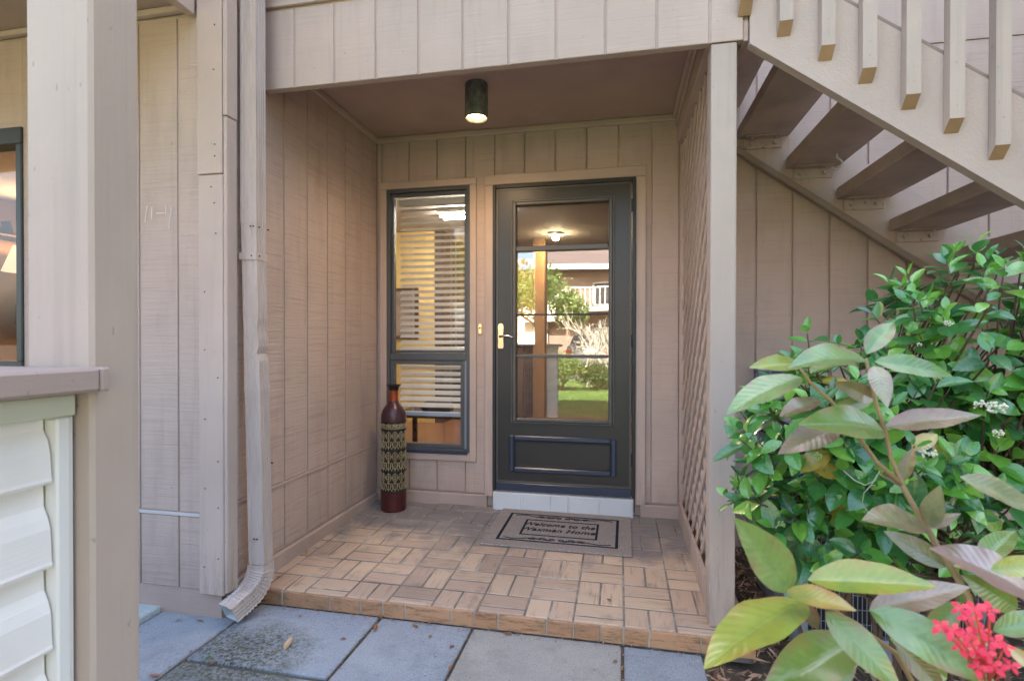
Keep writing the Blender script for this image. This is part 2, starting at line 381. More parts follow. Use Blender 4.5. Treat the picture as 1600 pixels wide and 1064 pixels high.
# ---------------------------------------------------------------- paved path of slabs
path = node_part('path', None); path['kind'] = 'structure'
put('path_bed', MB().box((-1.6, -5.0, GZ - .05), (2.0, -1.2955, GZ - .009)), lumpy('joint_dirt', (.10, .08, .055), 120, 1, .95, .4), path)
def slab(x0, x1, y0, y1, m_, dz=0, rz=0):
    cx, cy = (x0 + x1) / 2, (y0 + y1) / 2
    o = put('slab', B((x0 - cx, y0 - cy, -.045), (x1 - cx, y1 - cy, 0), .005), m_, path, (cx, cy, GZ + dz)); o.rotation_euler = (random.uniform(-.004, .004), random.uniform(-.004, .004), rz); return o
slab(.052, .640, -1.722, -1.2965, M['slab_moss'], .002)
slab(.652, 1.058, -1.90, -1.2965, M['slab_blue'], 0, -.006)
slab(1.070, 1.680, -1.92, -1.2965, M['slab_beige'], -.001)
slab(1.692, 1.985, -1.90, -1.2965, M['slab_blue'], -.002)
slab(-.335, .040, -2.02, -1.425, M['slab_blue'], 0)
slab(-.95, -.345, -1.96, -1.425, M['slab_pale'], .022)
slab(.052, .640, -2.14, -1.734, M['slab_dark'], -.004)
xs = [-1.5, -.9, -.3, .3, .9, 1.5, 2.1]; ys = [-2.75, -3.35, -3.95, -4.55]
slab(.652, 1.05, -2.14, -1.912, M['slab_moss'], -.003); slab(1.07, 1.68, -2.14, -1.93, M['slab_beige'], -.003); slab(1.69, 2.1, -2.14, -1.912, M['slab_blue'], -.003)
slab(-.95, -.345, -2.14, -1.97, M['slab_blue']); slab(-.335, .04, -2.14, -2.03, M['slab_blue'])
for j, y in enumerate(ys):
    for i in range(6): slab(xs[i] + .006, xs[i + 1] - .006, y + .006, y + .594, M[['slab_blue', 'slab_beige', 'slab_blue'][(i * 2 + j) % 3]])

# ---------------------------------------------------------------- porch floor of paired brick-shaped tiles
S = .2032; FK = .024
def FZ(y): return FK * (y + 1.287)
porch = node_part('porch_floor', None); porch['kind'] = 'structure'
XE = 2.185
sl_poly = [(-1.275, -.10), (.2, -.10), (.2, FZ(.2) - .0020), (-1.275, FZ(-1.275) - .0020)]
put('mortar_bed', MB().prism(sl_poly, 'x', .0, XE - .006), M['mortar'], porch)
tile_cache = {}
def tile(x0, x1, y0, y1, vert):
    gx, g = .0034, .0046; x0 += gx; x1 -= gx; y0 += g; y1 -= g
    if x1 - x0 < .02 or y1 - y0 < .015: return
    key = (round(x1 - x0, 3), round(y1 - y0, 3), vert)
    if key not in tile_cache:
        a, b_ = x1 - x0, y1 - y0
        if vert: a, b_ = b_, a
        tile_cache[key] = MB().box((-a / 2, -b_ / 2, -.02), (a / 2, b_ / 2, 0), .003).mesh('tile')
    cy = (y0 + y1) / 2
    o = put('tile', tile_cache[key], M['tile'], porch, ((x0 + x1) / 2, cy, FZ(cy) + random.uniform(-.0008, .0008)))
    o.rotation_euler = (R(90) * 0, 0, R(90) if vert else 0)
    o.rotation_euler = (0, 0, R(90) if vert else 0) if True else None
    o.rotation_euler.rotate_axis('Z', 0)
    tilt = math.atan(FK)
    o.matrix_basis = Matrix.Translation(((x0 + x1) / 2, cy, FZ(cy) + random.uniform(-.0008, .0008))) @ Matrix.Rotation(tilt, 4, 'X') @ Matrix.Rotation(R(90) if vert else 0, 4, 'Z')
X0 = 1.0824 - 5 * S
put('riser_mortar', MB().box((.004, -1.2915, -.0715), (XE - .004, -1.2752, -.0075)), lumpy('pale_mortar', (.34, .31, .26), 90, .6, .9, .3), porch)
for i in range(-1, 11):
    xa, xb = X0 + i * S, X0 + (i + 1) * S
    for j in range(0, 7):
        ya, yb = -1.144 + (j - 1) * S, -1.144 + j * S
        vert = (i + j) % 2 == 0
        cl = lambda a, b_, lo, hi: (max(a, lo), min(b_, hi))
        if vert:
            for h in (0, 1):
                a, b_ = cl(xa + h * S / 2, xa + (h + 1) * S / 2, .004, XE); c_, d = cl(ya, yb, -1.291, -.004)
                tile(a, b_, c_, d, True)
        else:
            for h in (0, 1):
                a, b_ = cl(xa, xb, .004, XE); c_, d = cl(ya + h * S / 2, ya + (h + 1) * S / 2, -1.291, -.004)
                tile(a, b_, c_, d, False)
x = .0; k = 0
joints = [0.0, .16, .40, .55, .655, .76, .97, 1.07, 1.175, 1.38, 1.49, 1.60, 1.69, 1.79, 1.985, 2.09, XE]
for a, b_ in zip(joints, joints[1:]):
    o = put('riser_tile', B((-(b_ - a) / 2 + .003, -.008, -.033), ((b_ - a) / 2 - .003, .012, .033), .003), M['riser'], porch, ((a + b_) / 2, -1.287, -.0395))
for a, b_ in zip([-1.27, -1.1, -.9, -.7, -.5, -.3, -.1], [-1.1, -.9, -.7, -.5, -.3, -.1, 0]):
    put('riser_tile', B((-.008, a + .003, -.10), (.008, b_ - .003, FZ(a) - .021), .003), M['riser'], porch, (XE - .002, 0, 0))
put('riser_tile', B((0, -.02, -.033), (.012, .02, .033), .003), M['riser'], porch, (XE - .0, -1.25, -.0395)) if False else None

# ---------------------------------------------------------------- house
house = thing('house', 'taupe wood sided house with a recessed entry porch and dark storm door', 'house')
def cells(x0, x1, z0, z1, holes):
    xs_ = sorted({x0, x1, *[h for H in holes for h in H[:2] if x0 < h < x1]}); out = []
    for a, b_ in zip(xs_, xs_[1:]):
        zz = [(z0, z1)]
        for H in holes:
            if H[0] <= a + 1e-6 and H[1] >= b_ - 1e-6:
                nz = []
                for c_, d in zz:
                    if H[3] <= c_ or H[2] >= d: nz.append((c_, d)); continue
                    if H[2] > c_: nz.append((c_, H[2]))
                    if H[3] < d: nz.append((H[3], d))
                zz = nz
        out += [(a, b_, c_, d) for c_, d in zz]
    return out
def sheet(axis, x0, x1, z0, z1, y0, y1, holes=(), bev=0):
    mb = MB(); cs = cells(x0, x1, z0, z1, holes)
    for a, b_, c_, d in cs:
        bb = bev if len(cs) == 1 else 0
        if axis == 'y': mb.box((a, y0, c_), (b_, y1, d), bb)
        else: mb.box((y0, a, c_), (y1, b_, d), bb)
    return mb if mb.v else None
GRV = .008
def boards(axis, parent, lines, z0, z1, y0, y1, m_, holes=(), gap=GRV):
    for a, b_ in zip(lines, lines[1:]):
        cs = cells(a + gap / 2, b_ - gap / 2, z0, z1, holes); grp = []
        for q in cs:
            for g_ in grp:
                if abs(g_[-1][1] - q[0]) < 1e-6 and q[2] < g_[-1][3] and q[3] > g_[-1][2]: g_.append(q); break
            else: grp.append([q])
        for g_ in grp:
            mb = MB()
            for (p0, p1, q0, q1) in g_:
                if axis == 'y': mb.box((p0, y0, q0), (p1, y1, q1), .0025 if len(g_) == 1 else 0)
                else: mb.box((y0, p0, q0), (y1, p1, q1), .0025)
            put('siding_board', mb, m_, parent)

# entry wall (plane Y = 0)
WH = (.077, .68, .38, 2.19); DH = (.842, 1.77, .03, 2.175)
ew = node_part('entry_wall', house)
HL = [WH, DH]
put('wall_backing', sheet('y', -.11, 2.1, -.1, 2.62, .013, .12, HL), M['siding_smooth'], ew)
g0 = .0376
lines = [.0] + [g0 + i * S for i in range(10)] + [2.035]
boards('y', ew, lines, .115, 2.52, .0, .0129, M['siding'], [(.05, .70, .35, 2.21), (.82, 1.80, 0, 2.2)])
put('corner_board', B((2.039, -.006, .06), (2.088, .012, 2.52), .003), M['trim'], ew)
put('wall_curb', B((.0, -.018, .0), (.80, .03, .105), .006), M['curb'], ew)
put('wall_curb', B((1.80, -.018, .0), (2.16, .03, .105), .006), M['curb'], ew)
def casing(x0, x1, z0, z1, wl, wr, wt, wb, y, parent):
    put('casing', B((x0, y, z0), (x0 + wl, .001, z1 - wt), .003), M['trim'], parent)
    put('casing', B((x1 - wr, y, z0), (x1, .001, z1 - wt), .003), M['trim'], parent)
    put('casing', B((x0, y - .001, z1 - wt + .001), (x1, .001, z1), .003), M['trim_x'], parent)
    if wb: put('casing', B((x0 + wl + .001, y, z0), (x1 - wr - .001, .001, z0 + wb), .003), M['trim_x'], parent)
casing(.030, .726, .325, 2.236, .047, .046, .047, .055, -.020, ew)
casing(.786, 1.832, .100, 2.243, .056, .062, .067, 0, -.020, ew)
put('crown_moulding', MB().prism([(.001, 2.515), (-.018, 2.515), (-.022, 2.522), (-.022, 2.545), (-.018, 2.552), (.001, 2.552)], 'x', .02, 2.03), M['trim_x'], ew)
# wall right of the porch, same plane, running up behind the stairs
rw = node_part('stair_wall', house)
lines = [2.104] + [2.4804 - S * 1 + i * S for i in range(18)]
lines = [2.104, 2.2772] + [2.4804 + i * S for i in range(16)]
put('wall_backing', MB().box((2.104, .014, -.12), (6, .12, 6.2)), M['siding_smooth'], rw)
boards('y', rw, lines, .10, 2.836, .0, .0139, M['siding'], gap=.011)
boards('y', rw, lines, 2.848, 6.2, .0, .0139, M['siding_smooth'], gap=.009)
put('drip_flashing', B((2.104, -.006, 2.838), (6, .011, 2.846), .001), M['trim_x'], rw)
put('wall_curb', B((2.19, -.02, -.12), (6, .03, .095), .006), M['curb'], rw)
# side wall of the alcove (plane X = 0)
sw = node_part('side_wall', house)
gl = -.2321
lines = [-1.405] + [gl - i * S for i in (5, 4, 3, 2, 1, 0)] + [-.0]
put('wall_backing', MB().box((-.10, -1.405, -.02), (-.0062, .0, 2.62)), M['siding_smooth'], sw)
boards('x', sw, lines, .425, 2.56, -.0061, .0, M['siding_rough'], gap=.011)
boards('x', sw, lines, .090, .411, -.0061, .0, M['siding_rough'], gap=.011)
put('drip_flashing', B((-.012, -1.405, .412), (.005, -.002, .4235), .001), M['trim_y'], sw)
put('wall_curb', B((-.03, -1.415, -.12), (.016, -.004, .082), .006), M['curb'], sw)
put('crown_moulding', MB().prism([(.001, 2.515), (.018, 2.515), (.022, 2.522), (.022, 2.545), (.018, 2.552), (.001, 2.552)], 'y', -1.19, -.0), M['trim_y'], sw)
# corner boards
put('corner_board', B((-.118, -1.472, .038), (.004, -1.452, 1.853), .003), M['trim'], sw)
put('corner_board', B((-.122, -1.474, 1.857), (.002, -1.452, 6), .003), M['trim'], sw)
put('corner_board', B((.0045, -1.469, .050), (.022, -1.406, 2.1), .003), M['trim'], sw)
put('corner_board', B((.0045, -1.471, 2.104), (.024, -1.404, 6), .003), M['trim'], sw)
nail = MB()
for z, xx in [(2.49, -.03), (2.3, -.035), (1.98, -.03), (1.93, -.03), (1.80, -.05), (1.73, -.035), (1.60, -.028), (1.35, -.085), (1.10, -.085), (.98, -.02), (.80, -.085), (.62, -.02), (.5, -.085), (.42, -.02), (.2, -.02), (.16, -.09)]:
    nail.lathe([(0, 0), (.0028, 0), (.0028, .002)], 8); 
    for q in range(len(nail.v) - 24, len(nail.v)):
        vx, vy, vz = nail.v[q]; nail.v[q] = (xx + vx, -1.4735 - vz - (.002 if z > 1.855 else 0), z + vy)
put('nail_head', nail, mat('nail_dark', (.10, .07, .05), .6)[0], sw, kind='stuff')

# neighbour's wall to the left (plane Y = -1.45)
nw = node_part('neighbour_wall', house)
NH = [(-3.4, -1.10, 1.0, 2.15)]
put('wall_backing', sheet('y', -4.1, -.03, -.1, 6, -1.4438, -1.34, NH), M['siding_smooth'], nw)
lines = [-3.6 + .0 , -3.0, -2.4, -1.9, -1.48, -1.02 - .03, -.648, -.4446, -.2414, -.119]
lines = [-.2414 - 16 * S + i * S for i in range(17)] + [-.119]
boards('y', nw, lines, .383, 2.56, -1.45, -1.4439, M['siding'], NH)
boards('y', nw, lines, .045, .363, -1.45, -1.4439, M['siding'])
put('drip_flashing', B((-3.5, -1.456, .366), (-.122, -1.439, .380), .001), mat('flashing_pale', (.55, .50, .47), .5)[0], nw)
put('wall_curb', B((-3.6, -1.432, -.12), (-.034, -1.36, .042), .006), M['curb'], nw)
put('chalk_mark', (lambda mb: [mb.bar(p, q, .0035, .003, (0, -1, 0)) for p, q in [((-.402, -1.4515, 1.74), (-.412, -1.4515, 1.669)), ((-.376, -1.4515, 1.733), (-.376, -1.4515, 1.68)), ((-.353, -1.4515, 1.706), (-.311, -1.4515, 1.706)), ((-.302, -1.4515, 1.741), (-.302, -1.4515, 1.70)), ((-.272, -1.4515, 1.733), (-.286, -1.4515, 1.634))]] and mb)(MB()), mat('chalk', (.68, .58, .52), .9)[0], nw)
M['far_frame'] = lumpy('far_frame', (.045, .048, .042), 200, .1, .4)
put('window_frame', (lambda mb: mb.box((-3.4, -1.462, 2.07), (-1.10, -1.38, 2.15), .004).box((-3.4, -1.462, 1.0), (-1.10, -1.38, 1.04), .004).box((-1.135, -1.461, 1.04), (-1.10, -1.38, 2.07), .004).box((-2.28, -1.455, 1.04), (-2.22, -1.38, 2.07), .004))(MB()), M['far_frame'], nw)
put('window_pane', MB().box((-3.39, -1.415, 1.03), (-1.12, -1.41, 2.08)), M['thin_glass'], nw)
# the room behind that window
rm = node_part('side_room', house)
tan_ = lumpy('tan_wall', (.40, .24, .13), 20, .1, .8)
put('room_wall', MB().box((-4.1, -1.34, 0), (-4.0, 2.6, 2.6)), tan_, rm)
put('room_wall', MB().box((-.2, -1.33, 0), (-.11, .12, 2.6)), tan_, rm)
put('room_floor', MB().box((-4.0, -1.33, .0), (-.2, .12, IZ)), M['terracotta'], rm)
put('room_ceiling', MB().box((-4.0, -1.33, 2.46), (-.2, .12, 2.6)), M['inner_white'], rm)
t_ = thing('wall_shelf', 'dark shelf with a flat basket seen through the far left window', 'shelf')
put('shelf_board', B((-3.999, -.1, 2.08), (-3.75, 1.1, 2.10)), M['darkwood'], t_)
tag(put('basket', MB().lathe([(0, 0), (.14, 0), (.19, .12), (.18, .12), (.13, .01), (0, .01)], 24), lumpy('wicker', (.14, .08, .045), 150, 1, .8), None, (-3.80, .52, 2.102)), 'dark wicker basket on the shelf behind the far left window', 'basket')
t_ = thing('floor_lamp', 'white lamp shade with an added glow, seen through the far left window', 'lamp', (-3.75, .44, IZ))
put('lamp_shade', MB().lathe([(.07, 1.86), (.15, 1.62), (.145, 1.62), (.066, 1.86)], 24), emit('shade_added_glow', (1, .72, .42), .12), t_, smooth=True)  # faint emission added to the shade, part of the room's fill
put('lamp_base', MB().lathe([(.0, 0), (.14, 0), (.13, .03), (.015, .05), (.012, 1.7)], 16), M['darkwood'], t_, smooth=True)
lw = bpy.data.lights.new('room_fill_light', 'POINT'); lw.energy = 3; lw.color = (1, .62, .32); lw.shadow_soft_size = .06; lwo = bpy.data.objects.new('room_fill_light', lw); COL.objects.link(lwo); lwo.parent = t_; lwo.location = (.25, 0, 1.95)  # added fill light, brightens the room behind the far left window
bagm = MB().lathe([(0, 0), (.10, .0), (.14, .08), (.13, .26), (.07, .38), (.02, .42)], 20)
tag(put('handbag', bagm, lumpy('black_cloth', (.02, .018, .02), 60, .6, .8), None, (-3.84, .60, 1.22), smooth=True), 'black rounded bag on the wall behind the far left window', 'bag')

# ceiling of the alcove, fascia and beams
pc = node_part('porch_ceiling', house)
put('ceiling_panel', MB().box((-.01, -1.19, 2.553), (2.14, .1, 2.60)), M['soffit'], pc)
fa = node_part('balcony_fascia', house)
gf = .1891
lines = [.03] + [gf + i * S for i in range(10)] + [2.1446]
boards('y', fa, lines, 2.315, 2.680, -1.236, -1.2299, M['siding_smooth'], gap=.0085)
put('wall_backing', MB().box((.03, -1.2298, 2.317), (2.1425, -1.1955, 2.95)), M['siding_smooth'], fa)
put('cap_board', B((.02, -1.249, 2.690), (2.146, -1.2305, 2.95), .003), M['trim_x'], fa)
put('end_board', B((2.1435, -1.224, 2.315), (2.163, -.02, 2.94), .003), M['trim_y'], fa)
put('landing_deck', MB().box((-.3, -1.19, 2.70), (2.14, .0, 2.80)), M['tread'], fa)
bm_ = node_part('ceiling_beam', house)
put('beam', B((2.02, -1.19, 2.365), (2.10, -.004, 2.552), .003), M['trim_y'], bm_)
put('beam_moulding', B((1.992, -1.18, 2.515), (2.018, -.025, 2.552), .006), M['trim_y'], bm_)
put('beam_moulding', B((2.008, -1.18, 2.47), (2.0195, -.025, 2.513), .004), M['trim_y'], bm_)
# deck over the neighbour's porch
dk = node_part('neighbour_deck', house)
put('deck_soffit', MB().box((-3.6, -2.85, 2.60), (-.155, -1.43, 2.66)), M['soffit'], dk)
put('crown_moulding', MB().box((-3.55, -1.48, 2.572), (-.17, -1.451, 2.598), .004), M['trim_x'], dk)
put('deck_fascia', B((-.172, -2.87, 2.545), (-.128, -1.475, 3.3), .003), M['trim_y'], dk)
put('deck_fascia', B((-3.6, -2.87, 2.545), (-.174, -2.84, 3.3), .003), M['trim_x'], dk)
put('beam', B((-.127, -2.86, 2.60), (2.3, -2.70, 2.85), .004), M['trim_x'], dk) if False else None
# upper storey, interior shell and roof that hold back the sun
up = node_part('upper_storey', house)
put('wall', MB().box((-8, .0, 2.82), (2.10, .12, 6.2)).box((-8, 0, -.1), (-4.1, .12, 2.82)).box((-8, .12, -.1), (-7.9, 9, 6.2)).box((6.0, .0, -.1), (6.1, 9, 6.2)).box((-8, 9, -.1), (6.1, 9.1, 6.2)).box((6.1, .0, -.1), (14, .12, 6.2)), M['siding_smooth'], up)
put('floor_slab', MB().box((-7.9, .121, 2.62), (5.99, 8.99, 2.8)), M['inner_white'], up)
put('roof', MB().prism([(-.7, 6.2), (9.8, 6.2), (4.5, 8.0)], 'x', -9, 15), lumpy('roof_shingle', (.12, .10, .09), 40, .8, .9), up)

# ---------------------------------------------------------------- interior seen through door and window
it = node_part('interior', house)
put('interior_floor', MB().box((-4, .121, .0), (3.2, 7, IZ)), M['terracotta'], it)
put('interior_ceiling', MB().box((-4, .121, 2.46), (3.2, 7, 2.615)), M['inner_white'], it)
put('interior_wall', MB().box((3.2, .121, 0), (3.3, 7, 2.5)), M['yellow'], it)
put('interior_wall', MB().box((-4, 6.9, 0), (3.2, 7, 2.5)), lumpy('pale_wall', (.5, .42, .30), 20, .1, .8), it)
put('interior_wall', MB().box((-3.99, 2.6, IZ), (-.52, 2.72, 2.46)), M['yellow'], it)
put('interior_wall', MB().box((-.515, 2.6, IZ), (-.40, 4.4, 2.46)), M['darkroom'], it)
put('warm_backing', MB().box((.57, 3.3, IZ), (.72, 3.45, 2.46), .004), lumpy('warm_reflection_tint', (.26, .15, .075), 20, .1, .8), it)  # added behind the glass to give the mirrored post its warm light
put('interior_wall', MB().box((-.39, 4.9, IZ), (.30, 5.0, 2.46)), M['yellow'], it)
put('interior_partition', MB().box((1.9, .9, IZ), (2.0, 6.8, 2.46)), lumpy('brown_wall', (.30, .17, .10), 20, .1, .8), it)
cl_ = thing('ceiling_light', 'long lit tube light on the ceiling inside behind the tall window', 'ceiling light')
put('fixture_body', B((-.12, 1.58, 2.42), (.60, 1.80, 2.459), .004), M['inner_white'], cl_)
for yy in (1.62, 1.74): put('light_tube', MB().tube([(-.10, yy, 2.40), (.58, yy, 2.40)], .017, 10), M['tube_light'], cl_)
cl2 = thing('ceiling_light', 'small round glowing ceiling light inside, seen through the door screen', 'ceiling light', (.9, 3.0, 2.46))
put('fixture_body', MB().lathe([(0, 0), (.09, 0), (.09, -.02), (.03, -.035)], 24), M['inner_white'], cl2)
put('bulb', MB().lathe([(.03, -.02), (.045, -.05), (.03, -.085), (0, -.095)], 20), emit('hall_bulb', (1, .78, .45), 160), cl2, smooth=True)
# drawer cabinet
cab = thing('drawer_cabinet', 'dark wood cabinet with many brass knobs seen through the storm door', 'cabinet')
put('cabinet_body', B((-.1, 3.0, IZ), (.50, 4.35, 1.08), .006), M['darkwood'], cab)
put('cabinet_top', B((-.13, 2.97, 1.082), (.53, 4.38, 1.11), .004), M['darkwood'], cab)
dm = MB().box((0, 0, 0), (.012, .20, .135), .003).mesh('drawer'); km = MB().lathe([(0, .018), (.009, .016), (.011, .010), (.005, .0)], 10).mesh('knob', True)
for i in range(6):
    for j in range(6):
        d_ = put('drawer', dm, M['darkwood'], cab, (.501, 3.03 + i * .218, IZ + .03 + j * .15))
        k_ = put('knob', km, M['nickel'], d_, (.012, .10, .068)); k_.rotation_euler = (0, R(90), 0)
pf = thing('picture_frame', 'dark framed picture on the yellow wall behind the blinds', 'picture')
put('frame', MB().box((-1.22, 2.572, 1.16), (-.72, 2.598, 1.78), .004), M['darkwood'], pf)
put('print', MB().box((-1.18, 2.568, 1.20), (-.76, 2.5715, 1.74)), lumpy('faded_print', (.35, .28, .22), 14, .1, .6, .5), pf)
tb = thing('side_table', 'low dark table with papers inside below the blinds', 'table')
put('tabletop', MB().box((-.05, .35, .55), (.80, .75, .585), .004), M['darkwood'], tb)
for xx in (-.02, .74):
    for yy in (.38, .69): put('leg', MB().box((xx, yy, IZ), (xx + .035, yy + .035, .55), .002), M['darkwood'], tb)
mb = MB().lathe([(0, 0), (.12, .0), (.14, .03), (.10, .07), (.03, .085), (0, .086)], 18)
tag(put('cushion', mb, lumpy('dark_cushion', (.05, .045, .05), 30, .6, .8), None, (.25, .55, .587), smooth=True), 'dark bundle on the table behind the lower window pane', 'cushion')

# ---------------------------------------------------------------- entry window
wn = node_part('window', house)
def fr(x0, x1, z0, z1, w_, ya, yb, name='frame', m_=M['win_frame']):
    mb = MB().box((x0, ya, z0), (x0 + w_, yb, z1), .003).box((x1 - w_, ya, z0), (x1, yb, z1), .003).box((x0 + w_, ya + .0005, z1 - w_), (x1 - w_, yb, z1), .003).box((x0 + w_, ya + .0005, z0), (x1 - w_, yb, z0 + w_), .003)
    return put(name, mb, m_, wn)
fr(.079, .678, .382, 2.188, .022, -.012, .10)
fr(.102, .655, 1.055, 2.165, .020, .012, .05, 'sash')
fr(.102, .640, .405, 1.005, .028, -.004, .04, 'sash')
put('meeting_rail', B((.102, -.008, 1.006), (.655, .05, 1.053), .003), M['win_frame'], wn)
put('jamb_strip', B((.641, -.006, .405), (.656, .05, 1.005), .002), mat('grey_jamb', (.22, .25, .29), .4)[0], wn)
put('sill', B((.095, -.034, .372), (.668, -.0125, .392), .003), M['door_metal'], wn)
put('pane', MB().box((.122, .030, 1.075), (.635, .034, 2.145)), M['win_glass'], wn)
put('pane', MB().box((.130, .016, .433), (.612, .020, .977)), M['win_glass'], wn)
bl = thing('window_blind', 'white slatted blind hanging inside the tall narrow window', 'blind')
put('headrail', B((.13, .075, 2.095), (.63, .12, 2.14), .003), M['blind'], bl)
sm = MB()
for k in range(5):
    u = -.024 + k * .012; zz = .0022 - 5.5 * u * u
    sm.v += [(-.245, u, zz), (.245, u, zz)]
for k in range(4): sm.f.append((2 * k, 2 * k + 1, 2 * k + 3, 2 * k + 2))
sm = sm.mesh('slat', True)
zz = 2.065; zs = []
while zz > .68: zs.append(zz); zz -= .0445
for z in zs:
    o = put('slat', sm, M['blind'], bl, (.38, .100, z)); o.rotation_euler = (R(33 + random.uniform(-3, 3)), 0, 0)
put('bottom_rail', B((.135, .080, .608), (.625, .115, .638), .004), M['blind_rail'], bl)
for xx in (.24, .52): put('ladder_cord', MB().tube([(xx, .072, 2.10), (xx, .072, .63)], .0012, 6), M['blind'], bl)
put('pull_cord', MB().tube([(.555, .070, 2.10), (.557, .070, 1.09)], .0016, 6), M['blind'], bl)

# ---------------------------------------------------------------- storm door
sd = node_part('storm_door', house)
put('door_frame', MB().box((.844, -.034, .147), (.864, .05, 2.172), .002).box((1.748, -.034, .147), (1.769, .05, 2.172), .002).box((.865, -.033, 2.148), (1.747, .05, 2.172), .002), M['black'], sd)
def ring(name, x0, x1, z0, z1, w_, ya, yb, m_, bev=.004):
    mb = MB().box((x0, ya, z0), (x0 + w_, yb, z1), bev).box((x1 - w_, ya, z0), (x1, yb, z1), bev).box((x0 + w_, ya, z1 - w_), (x1 - w_, yb, z1), bev).box((x0 + w_, ya, z0), (x1 - w_, yb, z0 + w_), bev)
    return put(name, mb, m_, sd)
put('door_slab', sheet('y', .868, 1.744, .205, 2.143, -.030, .012, [(1.0, 1.602, .626, 2.027)]), M['door'], sd)
ring('edge_trim', .868, 1.744, .205, 2.1435, .012, -.0335, -.0302, M['door_lite'], .0015)
ring('bead_outer', .968, 1.640, .598, 2.062, .014, -.040, -.0303, M['door_lite'], .004)
ring('bead', .982, 1.626, .612, 2.048, .022, -.048, -.0304, M['door_lite'], .005)
put('kick_expander', B((.868, -.036, .150), (1.744, .010, .2035), .003), M['door_metal'], sd)
ring('panel_moulding', .958, 1.653, .277, .519, .034, -.046, -.0305, M['door_metal'], .011)
ring('panel_moulding', .9925, 1.6185, .3115, .4845, .012, -.036, -.0306, M['black'], .003)
for z, hh in ((1.742, .034), (1.040, .020)): put('sash_rail', B((1.004, -.042, z - hh / 2), (1.600, -.012, z + hh / 2), .004), M['door_lite'], sd)
put('sash_bar', B((1.004, -.020, 1.306), (1.600, -.012, 1.317), .001), M['black'], sd)
put('glass_pane', MB().box((1.001, -.012, .627), (1.601, -.008, 1.742)), M['glass'], sd)
put('insect_screen', MB().box((1.001, -.0115, 1.7425), (1.601, -.0085, 2.026)), M['screen'], sd)
for z in (1.95, 1.1, .35): put('hinge', MB().tube([(1.7465, -.040, z), (1.7465, -.040, z + .08)], .005, 8), M['black'], sd)
hx = .900; hm = MB()
prof = [(-.015, 1.09), (.015, 1.09), (.019, 1.105), (.016, 1.15), (.019, 1.168), (.016, 1.19), (.019, 1.235), (.012, 1.252), (0, 1.256), (-.012, 1.252), (-.019, 1.235), (-.016, 1.19), (-.019, 1.168), (-.016, 1.15), (-.019, 1.105)]
hm.prism([(hx + u, z) for u, z in prof], 'y', -.0385, -.0335)
put('handle_plate', hm, M['brass'], sd)
put('handle_lever', MB().tube([(hx, -.034, 1.168), (hx, -.065, 1.168), (hx + .012, -.075, 1.170), (hx + .035, -.077, 1.174), (hx + .06, -.076, 1.172), (hx + .085, -.074, 1.164), (hx + .097, -.073, 1.160)], [.009, .008, .0075, .006, .0065, .006, .004], 10), M['nickel'], sd, smooth=True)
put('lock_cylinder', MB().tube([(hx, -.038, 1.222), (hx, -.044, 1.222)], .006, 12), M['nickel'], sd)
# tiled threshold
th = node_part('threshold', house)
put('threshold_core', MB().box((.852, -.052, .0), (1.758, .03, .140)), M['grout'], th)
for a, b_ in zip([.853, 1.045, 1.24, 1.353, 1.55], [1.045, 1.24, 1.353, 1.55, 1.757]):
    put('tile', B((a + .004, -.060, .020), (b_ - .004, -.0525, .142), .002), M['white_tile'], th)
# doorbell
db = thing('doorbell', 'small brass doorbell button between the window and the door', 'doorbell')
put('plate', B((.738, -.012, 1.186), (.764, -.0001, 1.256), .003), M['brass'], db)
o = put('button', MB().lathe([(0, .006), (.005, .006), (.0065, .0)], 12), M['black'], db, (.751, -.012, 1.226)); o.rotation_euler = (R(90), 0, 0)

# ---------------------------------------------------------------- porch lamp
lp = thing('porch_lamp', 'weathered dark metal tube lamp glowing on the porch ceiling', 'lamp', (.895, -.624, 2.553))
def galv():
    mt, t, b = mat('weathered_zinc', (.10, .10, .095), .5, .15)
    t.links.new(ramp(t, noise(t, pos(t, (1, 1, 1)), 14, 5, .7), [(.32, (.05, .05, .047)), (.55, (.20, .195, .18)), (.72, (.34, .33, .30))]), b.inputs['Base Color'])
    bump(t, b, noise(t, pos(t), 60, 3), .3, .002); return mt
put('lamp_body', MB().lathe([(0, -.001), (.060, -.001), (.063, -.006), (.063, -.184), (.064, -.190), (.060, -.190), (.058, -.184), (.058, -.03), (0, -.03)], 40), galv(), lp, smooth=False)
put('bulb', MB().lathe([(0, -.179), (.030, -.178), (.050, -.171), (.057, -.160), (.052, -.12), (.02, -.06), (0, -.05)], 32), M['bulb'], lp, smooth=True)
pl = bpy.data.lights.new('lamp_glow', 'SPOT'); pl.energy = 6.0; pl.color = (1, .68, .40); pl.spot_size = R(170); pl.spot_blend = 1.0; pl.shadow_soft_size = .057
plo = bpy.data.objects.new('lamp_glow', pl); COL.objects.link(plo); plo.parent = lp; plo.location = (0, 0, -.196)

